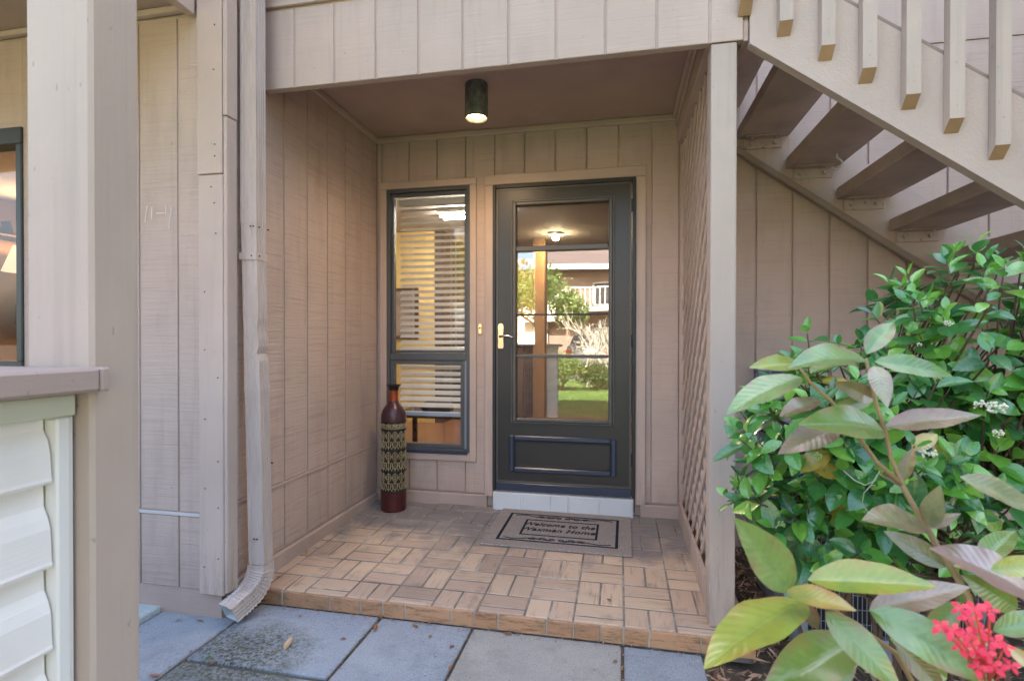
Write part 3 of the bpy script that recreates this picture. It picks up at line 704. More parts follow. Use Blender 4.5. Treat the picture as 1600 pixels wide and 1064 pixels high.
# ---------------------------------------------------------------- lattice screen and slim post
lt = thing('lattice_screen', 'taupe wooden lattice screen closing the right side of the porch', 'lattice')
def lat_side(x, sgn):
    ya, yb, za, zb = -1.137, -.03, .135, 2.36
    c0 = (za - yb) if sgn > 0 else (za + ya); c = c0; st = .153
    n = int(((zb - za) + (yb - ya)) / st)
    for k in range(n + 1):
        c = c0 + st * k + .02
        pts = []
        if sgn > 0:   # z = y + c
            lo = max(ya, za - c); hi = min(yb, zb - c); p, q = (x, lo, lo + c), (x, hi, hi + c)
        else:         # z = -y + c
            lo = max(ya, c - zb); hi = min(yb, c - za); p, q = (x, lo, c - lo), (x, hi, c - hi)
        if hi - lo > .03: put('lattice_slat', MB().bar(p, q, .038, .0088, (1, 0, 0), .0015), M['trim'], lt)
lat_side(2.0535, -1); lat_side(2.0627, 1)
put('frame_board', MB().prism([(-1.137, FZ(-1.137) + .001), (-.03, FZ(-.03) + .001), (-.03, .145), (-1.137, .128)], 'x', 2.032, 2.049), M['trim_y'], lt)
put('frame_board', MB().prism([(-1.137, FZ(-1.137) + .001), (-.03, FZ(-.03) + .001), (-.03, .145), (-1.137, .128)], 'x', 2.068, 2.084), M['trim_y'], lt)
put('frame_board', B((2.045, -.0285, .05), (2.086, -.0075, 2.362), .002), M['trim'], lt)
ps = thing('porch_post', 'slim pale taupe post at the right front corner of the tiled porch', 'post', (2.072, -1.185, 0))
put('post_shaft', B((-.0485, -.046, .003), (.0485, .046, 2.313), .004), M['post'], ps)

# ---------------------------------------------------------------- stairs
st_ = thing('outdoor_staircase', 'taupe outdoor stairs with open treads rising left above the shrub', 'staircase')
RUN, RISE = .2715, .1945; SLP = .7250
def low(x): return 2.309 - SLP * (x - 2.145)
def strg(y0, y1, top, xend, m_):
    p = [(2.146, low(2.146)), (xend, low(xend)), (xend, low(xend) + top), (2.164, min(2.95, low(2.164) + top)), (2.164, 2.65), (2.146, 2.65)]
    p = [(2.165, low(2.165)), (xend, low(xend)), (xend, low(xend) + top), (2.165, low(2.165) + top)]
    return MB().prism(p, 'y', y0, y1)
put('stringer', strg(-1.240, -1.196, .362, 4.9, 0), M['stucco'], st_)
put('stringer_bead', MB().tube([(2.17, -1.222, low(2.17) + .372), (4.88, -1.222, low(4.88) + .372)], .014, 12), lumpy('bead_paint', (.30, .215, .17), 60, .3), st_)
def lowf(x): return 2.276 - .7325 * (x - 2.367)
def stained():
    mt, t, b = mat('stringer_stained', (.54, .425, .365), .75)
    c = ramp(t, noise(t, pos(t), 3, 4, .6), [(.3, (.44, .33, .27)), (.7, (.51, .39, .32))])
    dr = ramp(t, noise(t, pos(t, (38, 1, 1.6)), 1, 5, .65), [(.56, (0, 0, 0)), (.72, (1, 1, 1))])
    dr = mathn(t, 'MULTIPLY', dr, ramp(t, noise(t, pos(t), 2.2, 2), [(.42, (0, 0, 0)), (.6, (1, 1, 1))]))
    t.links.new(mix(t, mathn(t, 'MULTIPLY', dr, .6), c, (.16, .08, .045)), b.inputs['Base Color']); bump(t, b, noise(t, pos(t), 110, 3), .7, .003); return mt
p = [(2.10, lowf(2.10)), (4.9, lowf(4.9)), (4.9, lowf(4.9) + .40), (2.10, lowf(2.1) + .40)]
put('stringer', MB().prism(p, 'y', -.046, -.004), stained(), st_)
put('stringer_ledge', MB().bar((2.12, -.060, lowf(2.12) + .003), (4.85, -.060, lowf(4.85) + .003), .028, .035, (0, 0, 1), .003), lumpy('ledge_paint', (.27, .20, .155), 60, .3), st_)
trm = MB().box((0, -1.05, 0), (.285, -.048, .068), .004).mesh('tread')
nbm = MB().box((.035, -1.195, -.0085), (.245, -1.0, -.001), .002).mesh('bracket')
brm = MB().box((.035, -.058, -.066), (.245, -.0465, -.002), .002).box((.035, -.115, -.0085), (.245, -.0585, -.001), .002).mesh('bracket')
blm = MB().tube([(0, 0, 0), (0, -.009, 0)], .0085, 6)
bolts = MB()
for xx in (.075, .205): bolts.tube([(xx, -.058, -.036), (xx, -.070, -.036)], .0125, 6).tube([(xx, -.088, -.009), (xx, -.088, -.018)], .0095, 6)
bolts = bolts.mesh('bolt')
def rust():
    mt, t, b = mat('bracket_rust', (.40, .32, .27), .6)
    t.links.new(ramp(t, noise(t, pos(t), 26, 5, .75), [(.42, (.42, .34, .285)), (.58, (.40, .31, .25)), (.66, (.09, .035, .015)), (.8, (.03, .015, .01))]), b.inputs['Base Color']); return mt
M['rust'] = rust()
for k in range(-1, 9):
    x = 2.375 + k * RUN - (.0 if k > 0 else 0); z = 2.3525 - k * RISE
    tr = put('tread', trm, M['tread'], st_, (x - .010, 0, z))
    br = put('bracket', brm, M['rust'], tr, (0, 0, 0)); put('bracket', nbm, M['steel_paint'], tr, (0, 0, 0)); bo = put('bolt', bolts, M['rust'], tr, (0, 0, 0))
    if k == 1: 
        hk = [(0, 0, 0)] + [(0, 0, -.02)] + [(.028 * math.cos(a) - .0, 0, -.055 + .028 * math.sin(a)) for a in [R(d) for d in range(70, -180, -25)]]
        put('hook', MB().tube([(p[0], p[1], p[2]) for p in hk], .005, 8), mat('hook_white', (.6, .55, .48), .4)[0], tr, (.19, -.27, 0))
BS = [(2.120, 2.44), (2.261, 2.340), (2.405, 2.236), (2.543, 2.137), (2.685, 2.030), (2.822, 1.929), (2.963, 1.826)] + [(2.963 + .1405 * i, 1.826 - .1015 * i) for i in range(1, 13)]
bmm = MB(); W_ = .047
bmm.v = [(0, 0, .004), (W_, 0, .004), (W_, .038, -.036), (0, .038, -.036), (0, 0, 1.28), (W_, 0, 1.28), (W_, .038, 1.28), (0, .038, 1.28)]
bmm.f = [(0, 3, 2, 1), (4, 5, 6, 7), (0, 1, 5, 4), (1, 2, 6, 5), (2, 3, 7, 6), (3, 0, 4, 7)]
# bottom cut slopes back and up; the underside shows from below
bmm = bmm.mesh('baluster'); bmm.materials.append(M['post']); bmm.materials.append(lumpy('cut_end', (.36, .22, .12), 120, .5, .8, .3)); bmm.polygons[0].material_index = 1
nlm = MB()
for zz_ in (.05, .10): nlm.tube([(.024, 0, zz_), (.024, -.0012, zz_)], .0028, 6)
nlm = nlm.mesh('nail_head')
for x, z in BS:
    b_o = put('baluster', bmm, None, st_, (x, -1.280, z + random.uniform(-.003, .003))); b_o.rotation_euler = (0, random.uniform(-.003, .003), 0)
    if 2.2 < x < 3.1: put('nail_head', nlm, M['rust'], b_o)
put('handrail', MB().bar((2.1, -1.262, 2.44 + 1.30), (4.7, -1.262, 2.44 + 1.30 - .7235 * 2.58), .09, .038, (0, 0, 1), .004), M['trim_x'], st_)
put('stair_footing', MB().box((4.6, -1.25, -.12), (5.3, 0, .05), .01), M['curb'], st_)

# ---------------------------------------------------------------- big post and half wall at the left
bp = thing('large_post', 'thick pale square post rising beside the vinyl half wall at far left', 'post', (.7715, -2.6955, 0))
put('post_shaft', B((-.0665, -.0445, -.12), (.0665, .0445, 3.1), .006), M['post'], bp)
hw = thing('half_wall', 'low wall of white vinyl siding with taupe cap at lower left', 'half wall')
put('wall_core', MB().box((.70, -4.1, -.1), (.782, -2.75, 1.05)), M['cream'], hw)
z = .9175
zt = 1.047
put('siding_panel', MB().prism([(.783, zt), (.783, .9165), (.8025, .9165), (.8045, .9215), (.8025, .926), (.8, .965), (.795, .985), (.7865, 1.0), (.7865, zt)], 'y', -4.07, -2.775), M['vinyl'], hw)
for k in range(7):
    zt = .9165 - k * .131; zb = zt - .131
    put('siding_panel', MB().prism([(.783, zt), (.783, zb), (.8025, zb), (.8045, zb + .005), (.8025, zb + .0095), (.8, zb + .060), (.7945, zb + .078), (.787, zb + .094), (.7855, zt)], 'y', -4.07, -2.775), M['vinyl'], hw)
put('corner_trim', MB().box((.783, -2.772, -.09), (.8095, -2.7505, 1.018), .003).box((.783, -2.7500, -.09), (.8055, -2.744, 1.018), .001), mat('vinyl_trim', (.76, .72, .67), .4)[0], hw)
put('corner_trim', B((.783, -4.1, -.09), (.806, -4.072, 1.018), .003), mat('vinyl_trim2', (.76, .72, .67), .4)[0], hw)
put('top_channel', B((.783, -4.09, 1.0195), (.813, -2.745, 1.054), .002), M['cream'], hw)
put('cap_rail', MB().box((.66, -4.14, 1.0585), (.862, -2.744, 1.097), .005).box((.8395, -2.7438, 1.0587), (.862, -2.728, 1.0968), .003), M['cap'], hw)
put('mirror_shade_panel', MB().box((-3.4, -4.19, -.1), (.70, -4.105, 1.05)), M['trim_x'], hw)  # panel and cap added out of view to keep the door reflection dark here
put('mirror_shade_cap', B((-3.4, -4.22, 1.0505), (.655, -4.07, 1.09), .004), M['cap'], hw)
# ---------------------------------------------------------------- downspout
ds = thing('downspout', 'dented taupe metal downspout with an open elbow at the porch corner', 'downspout')
def rect_path(frames, name, m_, parent, ribs=True, close=False):
    # frames: centre, half width vec, half depth vec
    mb = MB(); prof = []
    pts = [(-1, -1), (-.72, -1), (-.66, -.9), (-.4, -.9), (-.34, -1), (.34, -1), (.4, -.9), (.66, -.9), (.72, -1), (1, -1),
           (1, -.72), (.91, -.66), (.91, -.5), (1, -.44), (1, -.28), (.91, -.22), (.91, -.06), (1, 0), (1, .16), (.91, .22), (.91, .38), (1, .44), (1, .60), (.91, .66), (.91, .84), (1, .9), (1, 1), (-1, 1)]
    n = len(pts)
    for c, a, b_ in frames:
        c = Vector(c); a = Vector(a); b_ = Vector(b_)
        for u, v in pts: mb.v.append(tuple(c + a * u + b_ * v))
    for i in range(len(frames) - 1):
        for k in range(n): mb.f.append((i * n + k, i * n + (k + 1) % n, (i + 1) * n + (k + 1) % n, (i + 1) * n + k))
    return put(name, mb, m_, parent)
M['spout'] = mat('spout_paint', (.47, .395, .345), .38, 0, .5)[0]
_t = M['spout'].node_tree; _b = _t.nodes['Principled BSDF']
_t.links.new(ramp(_t, noise(_t, pos(_t, (8, 8, 1.5)), 3, 5, .7), [(.3, (.43, .335, .28)), (.5, (.50, .395, .335)), (.72, (.55, .44, .375))]), _b.inputs['Base Color'])
bump(_t, _b, noise(_t, pos(_t), 14, 3), .2, .004)
AX, AY = .040, .033
def F(x, y, z, sx=1, sy=1, rz=0, dx=0): return ((x, y, z), (AX * sx, 0, 0), (0, AY * sy, 0))
XC, YC = .058, -1.350
rect_path([F(XC, YC, 6), F(XC, YC, 1.66)], 'pipe', M['spout'], ds)
low_fr = []
for z in np.linspace(1.675, .145, 50):
    tt = (1.675 - z) / 1.43; dd = .034 * tt; sx = 1.0; sy = .96; jx = jy = 0
    for zc, amp, wd in ((1.19, -.002, .03), (1.085, -.005, .018), (.93, .001, .03)):
        q = math.exp(-((z - zc) / wd) ** 2); jx += amp * q; sx -= .16 * q * (1 if amp < 0 else -.4); sy += .05 * q
    low_fr.append(F(XC + dd + jx, YC + jy, z, sx * .95, sy))
rect_path(low_fr, 'pipe', M['spout'], ds)
el = []; 
c0 = Vector((XC + .036, YC - .001, .145)); th_ = 0; c = c0.copy()
for k in range(34):
    u = k / 33; a = R(66) * min(1, max(0, (u - .05) / .60)); wig = 1 + (.10 if k % 2 else 0) * (1 if .15 < u < .85 else 0)
    d = Vector((-math.sin(a) * .34, -math.sin(a) * .94, -math.cos(a))).normalized()
    sdv = Vector((.78, -.62, 0)) ; sdv = Vector((1, 0, 0)).lerp(Vector((.94, -.34, 0)).normalized(), min(1, u * 1.3)).normalized(); sdv = (sdv - d * sdv.dot(d)).normalized()
    bk = d.cross(sdv).normalized() * -1
    if bk.y < 0: bk = -bk
    el.append((tuple(c), tuple(sdv * AX * (1.04 + .12 * u) * wig), tuple(bk * AY * 1.04 * wig * (1 + .10 * u)))); c = c + d * .0073
rect_path(el, 'elbow', M['spout'], ds)
inner = [(tuple(Vector(c_)), tuple(Vector(a_) * .965), tuple(Vector(b_) * .965)) for c_, a_, b_ in el[20:]]
rect_path(inner, 'elbow_lining', mat('bare_aluminium', (.62, .66, .66), .45, .3)[0], ds)
st2 = MB().box((XC - AX - .003, YC - AY - .004, 1.498), (XC + AX + .004, YC - AY - .001, 1.531)).box((XC + AX + .001, YC - AY - .0005, 1.498), (XC + AX + .004, YC + AY, 1.531)).box((XC - AX - .003, YC + AY, 1.498), (XC + AX + .004, YC + AY + .003, 1.531))
put('strap', st2, M['spout'], ds)
sc_m = MB()
for xx, zz_ in ((.045, 1.645), (.06, 1.645), (.05, 1.515), (.06, .262), (.075, .262)): sc_m.box((XC - .03 + xx - .003, YC - AY - .0075, zz_ - .003), (XC - .03 + xx + .003, YC - AY - .002, zz_ + .003), .001)
for yy, zz_ in ((-1.37, 1.64), (-1.31, 1.64), (-1.37, 1.512), (-1.31, .58), (-1.34, .27)): sc_m.box((XC + AX + .001, yy, zz_), (XC + AX + .008 + (.02 if zz_ < 1 else 0), yy + .006, zz_ + .006), .001)
put('screw', sc_m, M['black'], ds, kind='stuff')

# ---------------------------------------------------------------- doormat
dmx = thing('doormat', 'grey brown doormat reading Welcome to the Waxman Home before the door', 'doormat')
MX0, MX1, MY0, MY1 = .918, 1.742, -.640, -.062
def matz(y, e=.0): return FZ(y) + .002 + e
def mat_m():
    mt, t, b = mat('mat_pile', (.3, .27, .25), .95, spec=.1)
    n1 = noise(t, pos(t), 260, 2, .8); c = ramp(t, n1, [(.35, (.13, .105, .088)), (.5, (.31, .26, .22)), (.65, (.54, .47, .42))])
    t.links.new(c, b.inputs['Base Color']); bump(t, b, n1, .9, .003); return mt
MT = Matrix.Translation(((MX0 + MX1) / 2, (MY0 + MY1) / 2, FZ((MY0 + MY1) / 2) + .0015)) @ Matrix.Rotation(math.atan(FK), 4, 'X') @ Matrix.Rotation(-.012, 4, 'Z')
hx_, hy_ = (MX1 - MX0) / 2, (MY1 - MY0) / 2
put('mat_body', MB().box((-hx_, -hy_, 0), (hx_, hy_, .009), .003, MT), mat_m(), dmx)
navy = lumpy('mat_print', (.018, .026, .034), 400, .8, .95, .3, .1)
def flat(mb, x0, x1, y0, y1, z=.0105): mb.box((x0, y0, .008), (x1, y1, z), 0, MT)
bd = MB()
def frame2(mb, x, y, wx, wy):
    flat(mb, -x, x, y - wy, y); flat(mb, -x, x, -y, -y + wy); flat(mb, -x, -x + wx, -y + wy, y - wy, .0104); flat(mb, x - wx, x, -y + wy, y - wy, .0104)
frame2(bd, .338, .212, .016, .012); frame2(bd, .222, .120, .013, .010)
put('printed_border', bd, navy, dmx)
for sg in (1, -1):
    sc2 = MB()
    for mx in (1, -1):
        pts = []
        for k in range(26):
            u = k / 25; xx = .30 * (1 - u) + .03 * u; yy = .175 + .012 * math.sin(u * 7.5) * (1 - .3 * u)
            pts.append(MT @ Vector((mx * xx, sg * yy, .0095)))
        sc2.tube(pts, .0030, 5)
        for cx_, cy_, r_ in ((.085, .163, .020), (.135, .168, .017), (.03, .166, .019)):
            pts = [MT @ Vector((mx * (cx_ + r_ * (1.5 - .09 * k) * math.cos(k * .55)), sg * (cy_ + r_ * (1 - .06 * k) * .8 * math.sin(k * .55)), .0095)) for k in range(13)]
            sc2.tube(pts, .0030, 5)
    put('printed_scroll', sc2, navy, dmx)
def text(body, size, shear, name, parent, mtx, m_, bold=.0):
    cu = bpy.data.curves.new(name, 'FONT'); cu.body = body; cu.size = size; cu.shear = shear; cu.align_x = 'CENTER'; cu.extrude = .001; cu.offset = bold; cu.space_character = 1.06
    to = bpy.data.objects.new(name, cu); COL.objects.link(to); dg = bpy.context.evaluated_depsgraph_get(); me = bpy.data.meshes.new_from_object(to.evaluated_get(dg)); bpy.data.objects.remove(to)
    me.transform(mtx); me.materials.clear(); o = put(name, me, m_, parent); return o
text('Welcome to the', .060, .30, 'lettering', dmx, MT @ Matrix.Translation((-.014, .028, .0098)) @ Matrix.Diagonal((1, 1.15, 1, 1)), navy, .0007)
text('Waxman Home', .060, .30, 'lettering', dmx, MT @ Matrix.Translation((-.014, -.052, .0098)) @ Matrix.Diagonal((1.08, 1.15, 1, 1)), navy, .0007)

# ---------------------------------------------------------------- tall vase
va = thing('floor_vase', 'tall burgundy metal vase with gold openwork bands beside the window', 'vase', (.207, -.182, FZ(-.182) + .001))
def enam(name, a, b_, rough=.3):
    mt, t, b = mat(name, a, rough, .2); t.links.new(ramp(t, noise(t, pos(t), 12, 5, .7), [(.3, a), (.7, b_)]), b.inputs['Base Color']); bump(t, b, noise(t, pos(t), 70, 3), .2, .002); return mt
burg = enam('burgundy_enamel', (.05, .010, .012), (.11, .022, .02)); cop = enam('copper_enamel', (.35, .06, .015), (.15, .02, .01)); blk = enam('vase_black', (.012, .010, .009), (.03, .02, .015), .4)
gold = enam('antique_gold', (.55, .47, .27), (.30, .22, .10), .45)
put('foot', MB().lathe([(0, 0), (.080, 0), (.083, .005), (.0835, .125), (.081, .130)], 40), burg, va, smooth=False)
put('core', MB().lathe([(.0775, .129), (.0775, .585)], 40), blk, va, smooth=True)
put('shoulder', MB().lathe([(.0805, .578), (.083, .585), (.0835, .60), (.082, .625), (.075, .650), (.063, .672), (.048, .690), (.036, .702), (.032, .716)], 40), enam('plum_enamel', (.05, .02, .025), (.08, .03, .035)), va, smooth=True)
put('neck', MB().lathe([(.0318, .716), (.030, .74), (.0305, .765), (.0315, .785)], 32), cop, va, smooth=True)
put('lip', MB().lathe([(.0316, .785), (.033, .800), (.038, .812), (.049, .820), (.0485, .823), (.036, .817), (.029, .80), (.028, .72)], 32), blk, va, smooth=True)
for zz_ in (.130, .262, .402, .532, .580): put('band_ring', MB().lathe([(.0785, zz_ - .006), (.0835, zz_ - .005), (.084, zz_), (.0835, zz_ + .005), (.0785, zz_ + .006)], 40), blk, va, smooth=True)
def cyl(u, z, r=.0808): return (r * math.cos(u), r * math.sin(u), z)
for z0, z1 in ((.137, .256), (.268, .396), (.408, .526), (.538, .574)):
    mb = MB(); n = 12; h = z1 - z0
    for i in range(n):
        u0 = 2 * PI * i / n; du = 2 * PI / n
        mb.tube([cyl(u0, z0 + h * k / 5, .0815) for k in range(6)], .0017, 4, False)
        for s_ in (1, -1):
            mb.tube([cyl(u0 + s_ * du * .40 * math.sin(PI * k / 9) ** .8, z0 + h * (.08 + .40 * k / 9)) for k in range(10)], .0018, 4, False)
            mb.tube([cyl(u0 + s_ * du * (.10 + .34 * math.sin(PI * k / 8)), z0 + h * (.52 + .44 * k / 8)) for k in range(9)], .0016, 4, False)
            mb.tube([cyl(u0 + s_ * du * (.5 - .22 * math.sin(PI * k / 6)), z0 + h * (.02 + .42 * k / 6)) for k in range(7)], .0014, 4, False)
            mb.tube([cyl(u0 + s_ * du * .18 * (1 - math.cos(2 * PI * k / 6)) * .5 * 2, z0 + h * (.62 + .22 * k / 6)) for k in range(7)], .0014, 4, False)
    put('openwork_band', mb, gold, va)

# ---------------------------------------------------------------- small fittings on the right wall
eb = thing('electrical_box', 'grey outdoor electrical box low on the wall behind the shrub', 'electrical box')
gm = lumpy('grey_plastic', (.22, .25, .30), 60, .1, .5)
put('box_body', B((2.476, -.085, .76), (2.650, -.0005, .955), .006), gm, eb)
put('box_lid', B((2.470, -.10, .958), (2.656, -.0005, .978), .006), gm, eb)
put('knockout', MB().tube([(2.56, -.05, .979), (2.56, -.05, 1.005)], .012, 10), gm, eb)
fb = thing('wall_outlet_cover', 'small whitish tangle of wire on the wall right of the slim post', 'wire')
rr_ = random.Random(5)
put('wire_tangle', MB().tube([(2.30 + rr_.uniform(-.03, .03), -.03 + rr_.uniform(-.012, .012), .42 + rr_.uniform(-.03, .03)) for _ in range(16)], .0022, 5), mat('white_wire', (.5, .48, .45), .6)[0], fb)

def ac_unit(x0, x1, y0, y1, z1, label):
    a = thing('air_conditioner', label, 'air conditioner'); g = mat('ac_grey', (.20, .22, .25), .5)[0]; dk_ = mat('ac_dark', (.015, .016, .018), .6)[0]
    put('core', MB().box((x0 + .04, y0 + .04, GZ), (x1 - .04, y1 - .04, z1 - .06)), dk_, a)
    put('top_panel', B((x0, y0, z1 - .04), (x1, y1, z1), .008), g, a)
    put('base_pan', B((x0, y0, GZ - .02), (x1, y1, .0), .008), g, a)
    for cx_ in (x0, x1 - .035):
        for cy_ in (y0, y1 - .035): put('corner_post', B((cx_, cy_, .0), (cx_ + .035, cy_ + .035, z1 - .041), .003), g, a)
    mb = MB(); wire = mat('ac_wire', (.20, .21, .23), .5)[0]
    xx = x0 + .05
    while xx < x1 - .04: mb.box((xx, y0 + .006, 0), (xx + .0025, y0 + .009, z1 - .04)); xx += .016
    yy = y0 + .05
    while yy < y1 - .04: mb.box((x0 + .006, yy, 0), (x0 + .009, yy + .0025, z1 - .04)); yy += .016
    zz_ = .05
    while zz_ < z1 - .05: mb.box((x0 + .03, y0 + .009, zz_), (x1 - .03, y0 + .012, zz_ + .0025)).box((x0 + .009, y0 + .03, zz_), (x0 + .012, y1 - .03, zz_ + .0025)); zz_ += .055
    p_ = put('grille', mb, wire, a); p_['kind'] = 'stuff'
ac_unit(2.36, 3.02, -1.20, -.55, .74, 'dark grilled air conditioner mostly hidden behind the shrub')

# ---------------------------------------------------------------- mulch
rs = np.random.RandomState(11); n = 15000
px_ = rs.uniform(2.0, 4.6, n); py_ = rs.uniform(-3.9, -.06, n)
keep = ~((px_ < 2.2) & (py_ > -1.31)) & ~((px_ < 2.0 + .0 * py_)) & ~((py_ > -1.31) & (px_ > 3.6)); px_, py_ = px_[keep], py_[keep]; n = len(px_)
keep = (px_ > 2.02); 
L = rs.uniform(.010, .034, n); W2 = L * rs.uniform(.22, .5, n); a = rs.uniform(0, 6.283, n); tl = rs.normal(0, .35, n); zc = GZ - .045 + rs.uniform(.0, .055, n)
dx = np.stack([np.cos(a) * np.cos(tl), np.sin(a) * np.cos(tl), np.sin(tl)], 1); sx = np.stack([-np.sin(a), np.cos(a), rs.normal(0, .35, n)], 1)
c = np.stack([px_, py_, zc], 1); up_ = np.array([0, 0, 1.])
V = np.zeros((n, 6, 3))
V[:, 0] = c - dx * L[:, None]; V[:, 1] = c - dx * L[:, None] * .2 + sx * W2[:, None] * .5 + up_ * .003; V[:, 2] = c - dx * L[:, None] * .2 - sx * W2[:, None] * .5 - up_ * .001
V[:, 3] = c + dx * L[:, None] * .5 + sx * W2[:, None] * .4; V[:, 4] = c + dx * L[:, None] * .5 - sx * W2[:, None] * .45 + up_ * .002; V[:, 5] = c + dx * L[:, None]
base = (np.arange(n) * 6)[:, None]; F_ = np.concatenate([base + np.array([0, 2, 1]), base + np.array([1, 2, 4]), base + np.array([1, 4, 3]), base + np.array([3, 4, 5])])
me = bpy.data.meshes.new('mulch'); me.from_pydata(V.reshape(-1, 3).tolist(), [], F_.tolist()); me.update()
mm, t, b = mat('bark_chip', (.2, .1, .06), .75); t.links.new(ramp(t, rnd_island(t), [(0, (.10, .055, .035)), (.3, (.27, .14, .08)), (.7, (.42, .24, .15)), (.93, (.55, .40, .30)), (1, (.18, .16, .14))]), b.inputs['Base Color'])
put('mulch', me, mm, kind='stuff')

# crumbs of litter along the joints and the step
rs = np.random.RandomState(17); n = 1500
cx_ = np.concatenate([rs.uniform(-.3, 2.0, 700), rs.uniform(-.35, 2.0, 350), rs.choice([.046, .646, 1.064, 1.686], 450) + rs.normal(0, .010, 450)])
cy_ = np.concatenate([-1.30 - np.abs(rs.normal(0, .022, 700)), rs.uniform(-2.1, -1.3, 350), rs.uniform(-2.1, -1.30, 450)])
bad = (cx_ < .02) & (cy_ > -1.44); cx_, cy_ = cx_[~bad], cy_[~bad]; n = len(cx_)
L = rs.uniform(.0015, .0060, n); a = rs.uniform(0, 6.283, n); c = np.stack([cx_, cy_, np.full(n, GZ + .0042)], 1)
d1 = np.stack([np.cos(a), np.sin(a), rs.normal(0, .2, n)], 1) * L[:, None]; d2 = np.stack([-np.sin(a), np.cos(a), rs.normal(0, .2, n)], 1) * (L * rs.uniform(.2, .6, n))[:, None]
V = np.stack([c - d1, c + d2, c + d1, c - d2], 1); me = bpy.data.meshes.new('leaf_litter'); me.from_pydata(V.reshape(-1, 3).tolist(), [], np.arange(n * 4).reshape(-1, 4).tolist()); me.update()
put('leaf_litter', me, mm, kind='stuff')

# ---------------------------------------------------------------- leaves
def leaf_mb(L, W, fold=.25, curl=.15, nu=8, nv=2, tipp=1.0, wave=0, wide=.45):
    """leaf along +Y from the origin, width along X, normal +Z"""
    mb = MB(); mb.uv = []
    for i in range(nu + 1):
        u = i / nu
        wd = W / 2 * (math.sin(PI * u ** (math.log(.5) / math.log(wide))) ** (.85 * tipp)) if 0 < u < 1 else .0006
        zc_ = -curl * L * (u ** 2) * 1.0 + .04 * L * u
        for j in range(-nv, nv + 1):
            v = j / nv
            z = zc_ + fold * abs(v) * wd + wave * wd * math.sin(u * 17 + (1 if v > 0 else 2)) * abs(v)
            y = L * (u - curl * .35 * u * u)
            mb.v.append((wd * v, y, z)); mb.uv.append((v, u))
    w_ = 2 * nv + 1
    for i in range(nu):
        for j in range(2 * nv): mb.f.append((i * w_ + j, i * w_ + j + 1, (i + 1) * w_ + j + 1, (i + 1) * w_ + j))
    return mb
def leaf_mat(name, stops, vein, rough=.3, veinamt=.5, nl=11, trans=.25, edge=None, spec=.5, obj=False):
    mt, t, b = mat(name, stops[0][1], rough, spec=spec)
    rnd = rnd_obj(t) if obj else rnd_island(t)
    if obj == 'both': rnd = mathn(t, 'FRACT', mathn(t, 'ADD', rnd_obj(t), rnd_island(t)))
    c = ramp(t, rnd, stops)
    uv = N(t, 'UVMap'); sx_ = N(t, 'SeparateXYZ'); t.links.new(uv.outputs[0], sx_.inputs[0]); u, v = sx_.outputs[0], sx_.outputs[1]
    au = mathn(t, 'ABSOLUTE', u)
    mid = mathn(t, 'SUBTRACT', 1, mathn(t, 'MINIMUM', mathn(t, 'MULTIPLY', au, 14), 1))
    lat = mathn(t, 'SINE', mathn(t, 'MULTIPLY', mathn(t, 'SUBTRACT', v, mathn(t, 'MULTIPLY', au, .16)), nl * 6.283))
    latl = mathn(t, 'POWER', mathn(t, 'MAXIMUM', lat, 0), 10)
    vv = mathn(t, 'MAXIMUM', mid, mathn(t, 'MULTIPLY', latl, .55))
    c = mix(t, mathn(t, 'MULTIPLY', vv, veinamt), c, vein)
    if edge:
        blotch = noise(t, pos(t), 35, 3, .6)
        e = mathn(t, 'MULTIPLY', mathn(t, 'POWER', au, 2.2), ramp(t, blotch, [(.4, (0, 0, 0)), (.62, (1, 1, 1))]))
        c = mix(t, mathn(t, 'MULTIPLY', e, edge[1]), c, edge[0])
    if edge and len(edge) > 2:
        bl_ = ramp(t, noise(t, pos(t, (1, 1, 1), (3, 5, 1)), 22, 4, .65), [(.48, (0, 0, 0)), (.66, (1, 1, 1))]); c = mix(t, mathn(t, 'MULTIPLY', bl_, .65), c, edge[2])
    spot = ramp(t, noise(t, pos(t), 130, 3, .8), [(.70, (0, 0, 0)), (.76, (1, 1, 1))]); c = mix(t, mathn(t, 'MULTIPLY', spot, .6), c, (.14, .07, .03))
    c = mix(t, .55, c, ramp(t, noise(t, pos(t, (1, 1, 1), (2, 2, 2)), 30, 4, .6), [(.3, (.72, .72, .72)), (.6, (1, 1, 1))]), 'MULTIPLY')
    t.links.new(c, b.inputs['Base Color'])
    h = mathn(t, 'ADD', mathn(t, 'MULTIPLY', lat, .5), mathn(t, 'MULTIPLY', mid, -1.5))
    bump(t, b, h, .30, .0012)
    b.inputs['Coat Weight'].default_value = .9; b.inputs['Coat Roughness'].default_value = .28; b.inputs['Coat IOR'].default_value = 1.7
    tl_ = N(t, 'BsdfTranslucent'); t.links.new(c, tl_.inputs[0]); mx = N(t, 'MixShader'); mx.inputs[0].default_value = trans
    t.links.new(b.outputs[0], mx.inputs[1]); t.links.new(tl_.outputs[0], mx.inputs[2]); t.links.new(mx.outputs[0], t.nodes['Material Output'].inputs[0])
    return mt
LG = leaf_mat('shrub_leaf', [(0, (.035, .15, .04)), (.4, (.075, .28, .06)), (.75, (.15, .42, .05)), (1, (.32, .62, .08))], (.22, .40, .12), .20, .35, 6, .3, None, .5, 'both')
LY = leaf_mat('shrub_leaf_yellow', [(0, (.55, .38, .03)), (.5, (.50, .42, .06)), (1, (.62, .22, .04))], (.5, .5, .2), .4, .3, 6, .2, ((.30, .05, .02), .7, (.22, .28, .05)))
IG = leaf_mat('ixora_green', [(0, (.12, .22, .035)), (.5, (.17, .28, .04)), (1, (.24, .33, .05))], (.30, .30, .10), .20, .4, 12, .22, ((.35, .16, .05), .8), .6, True)
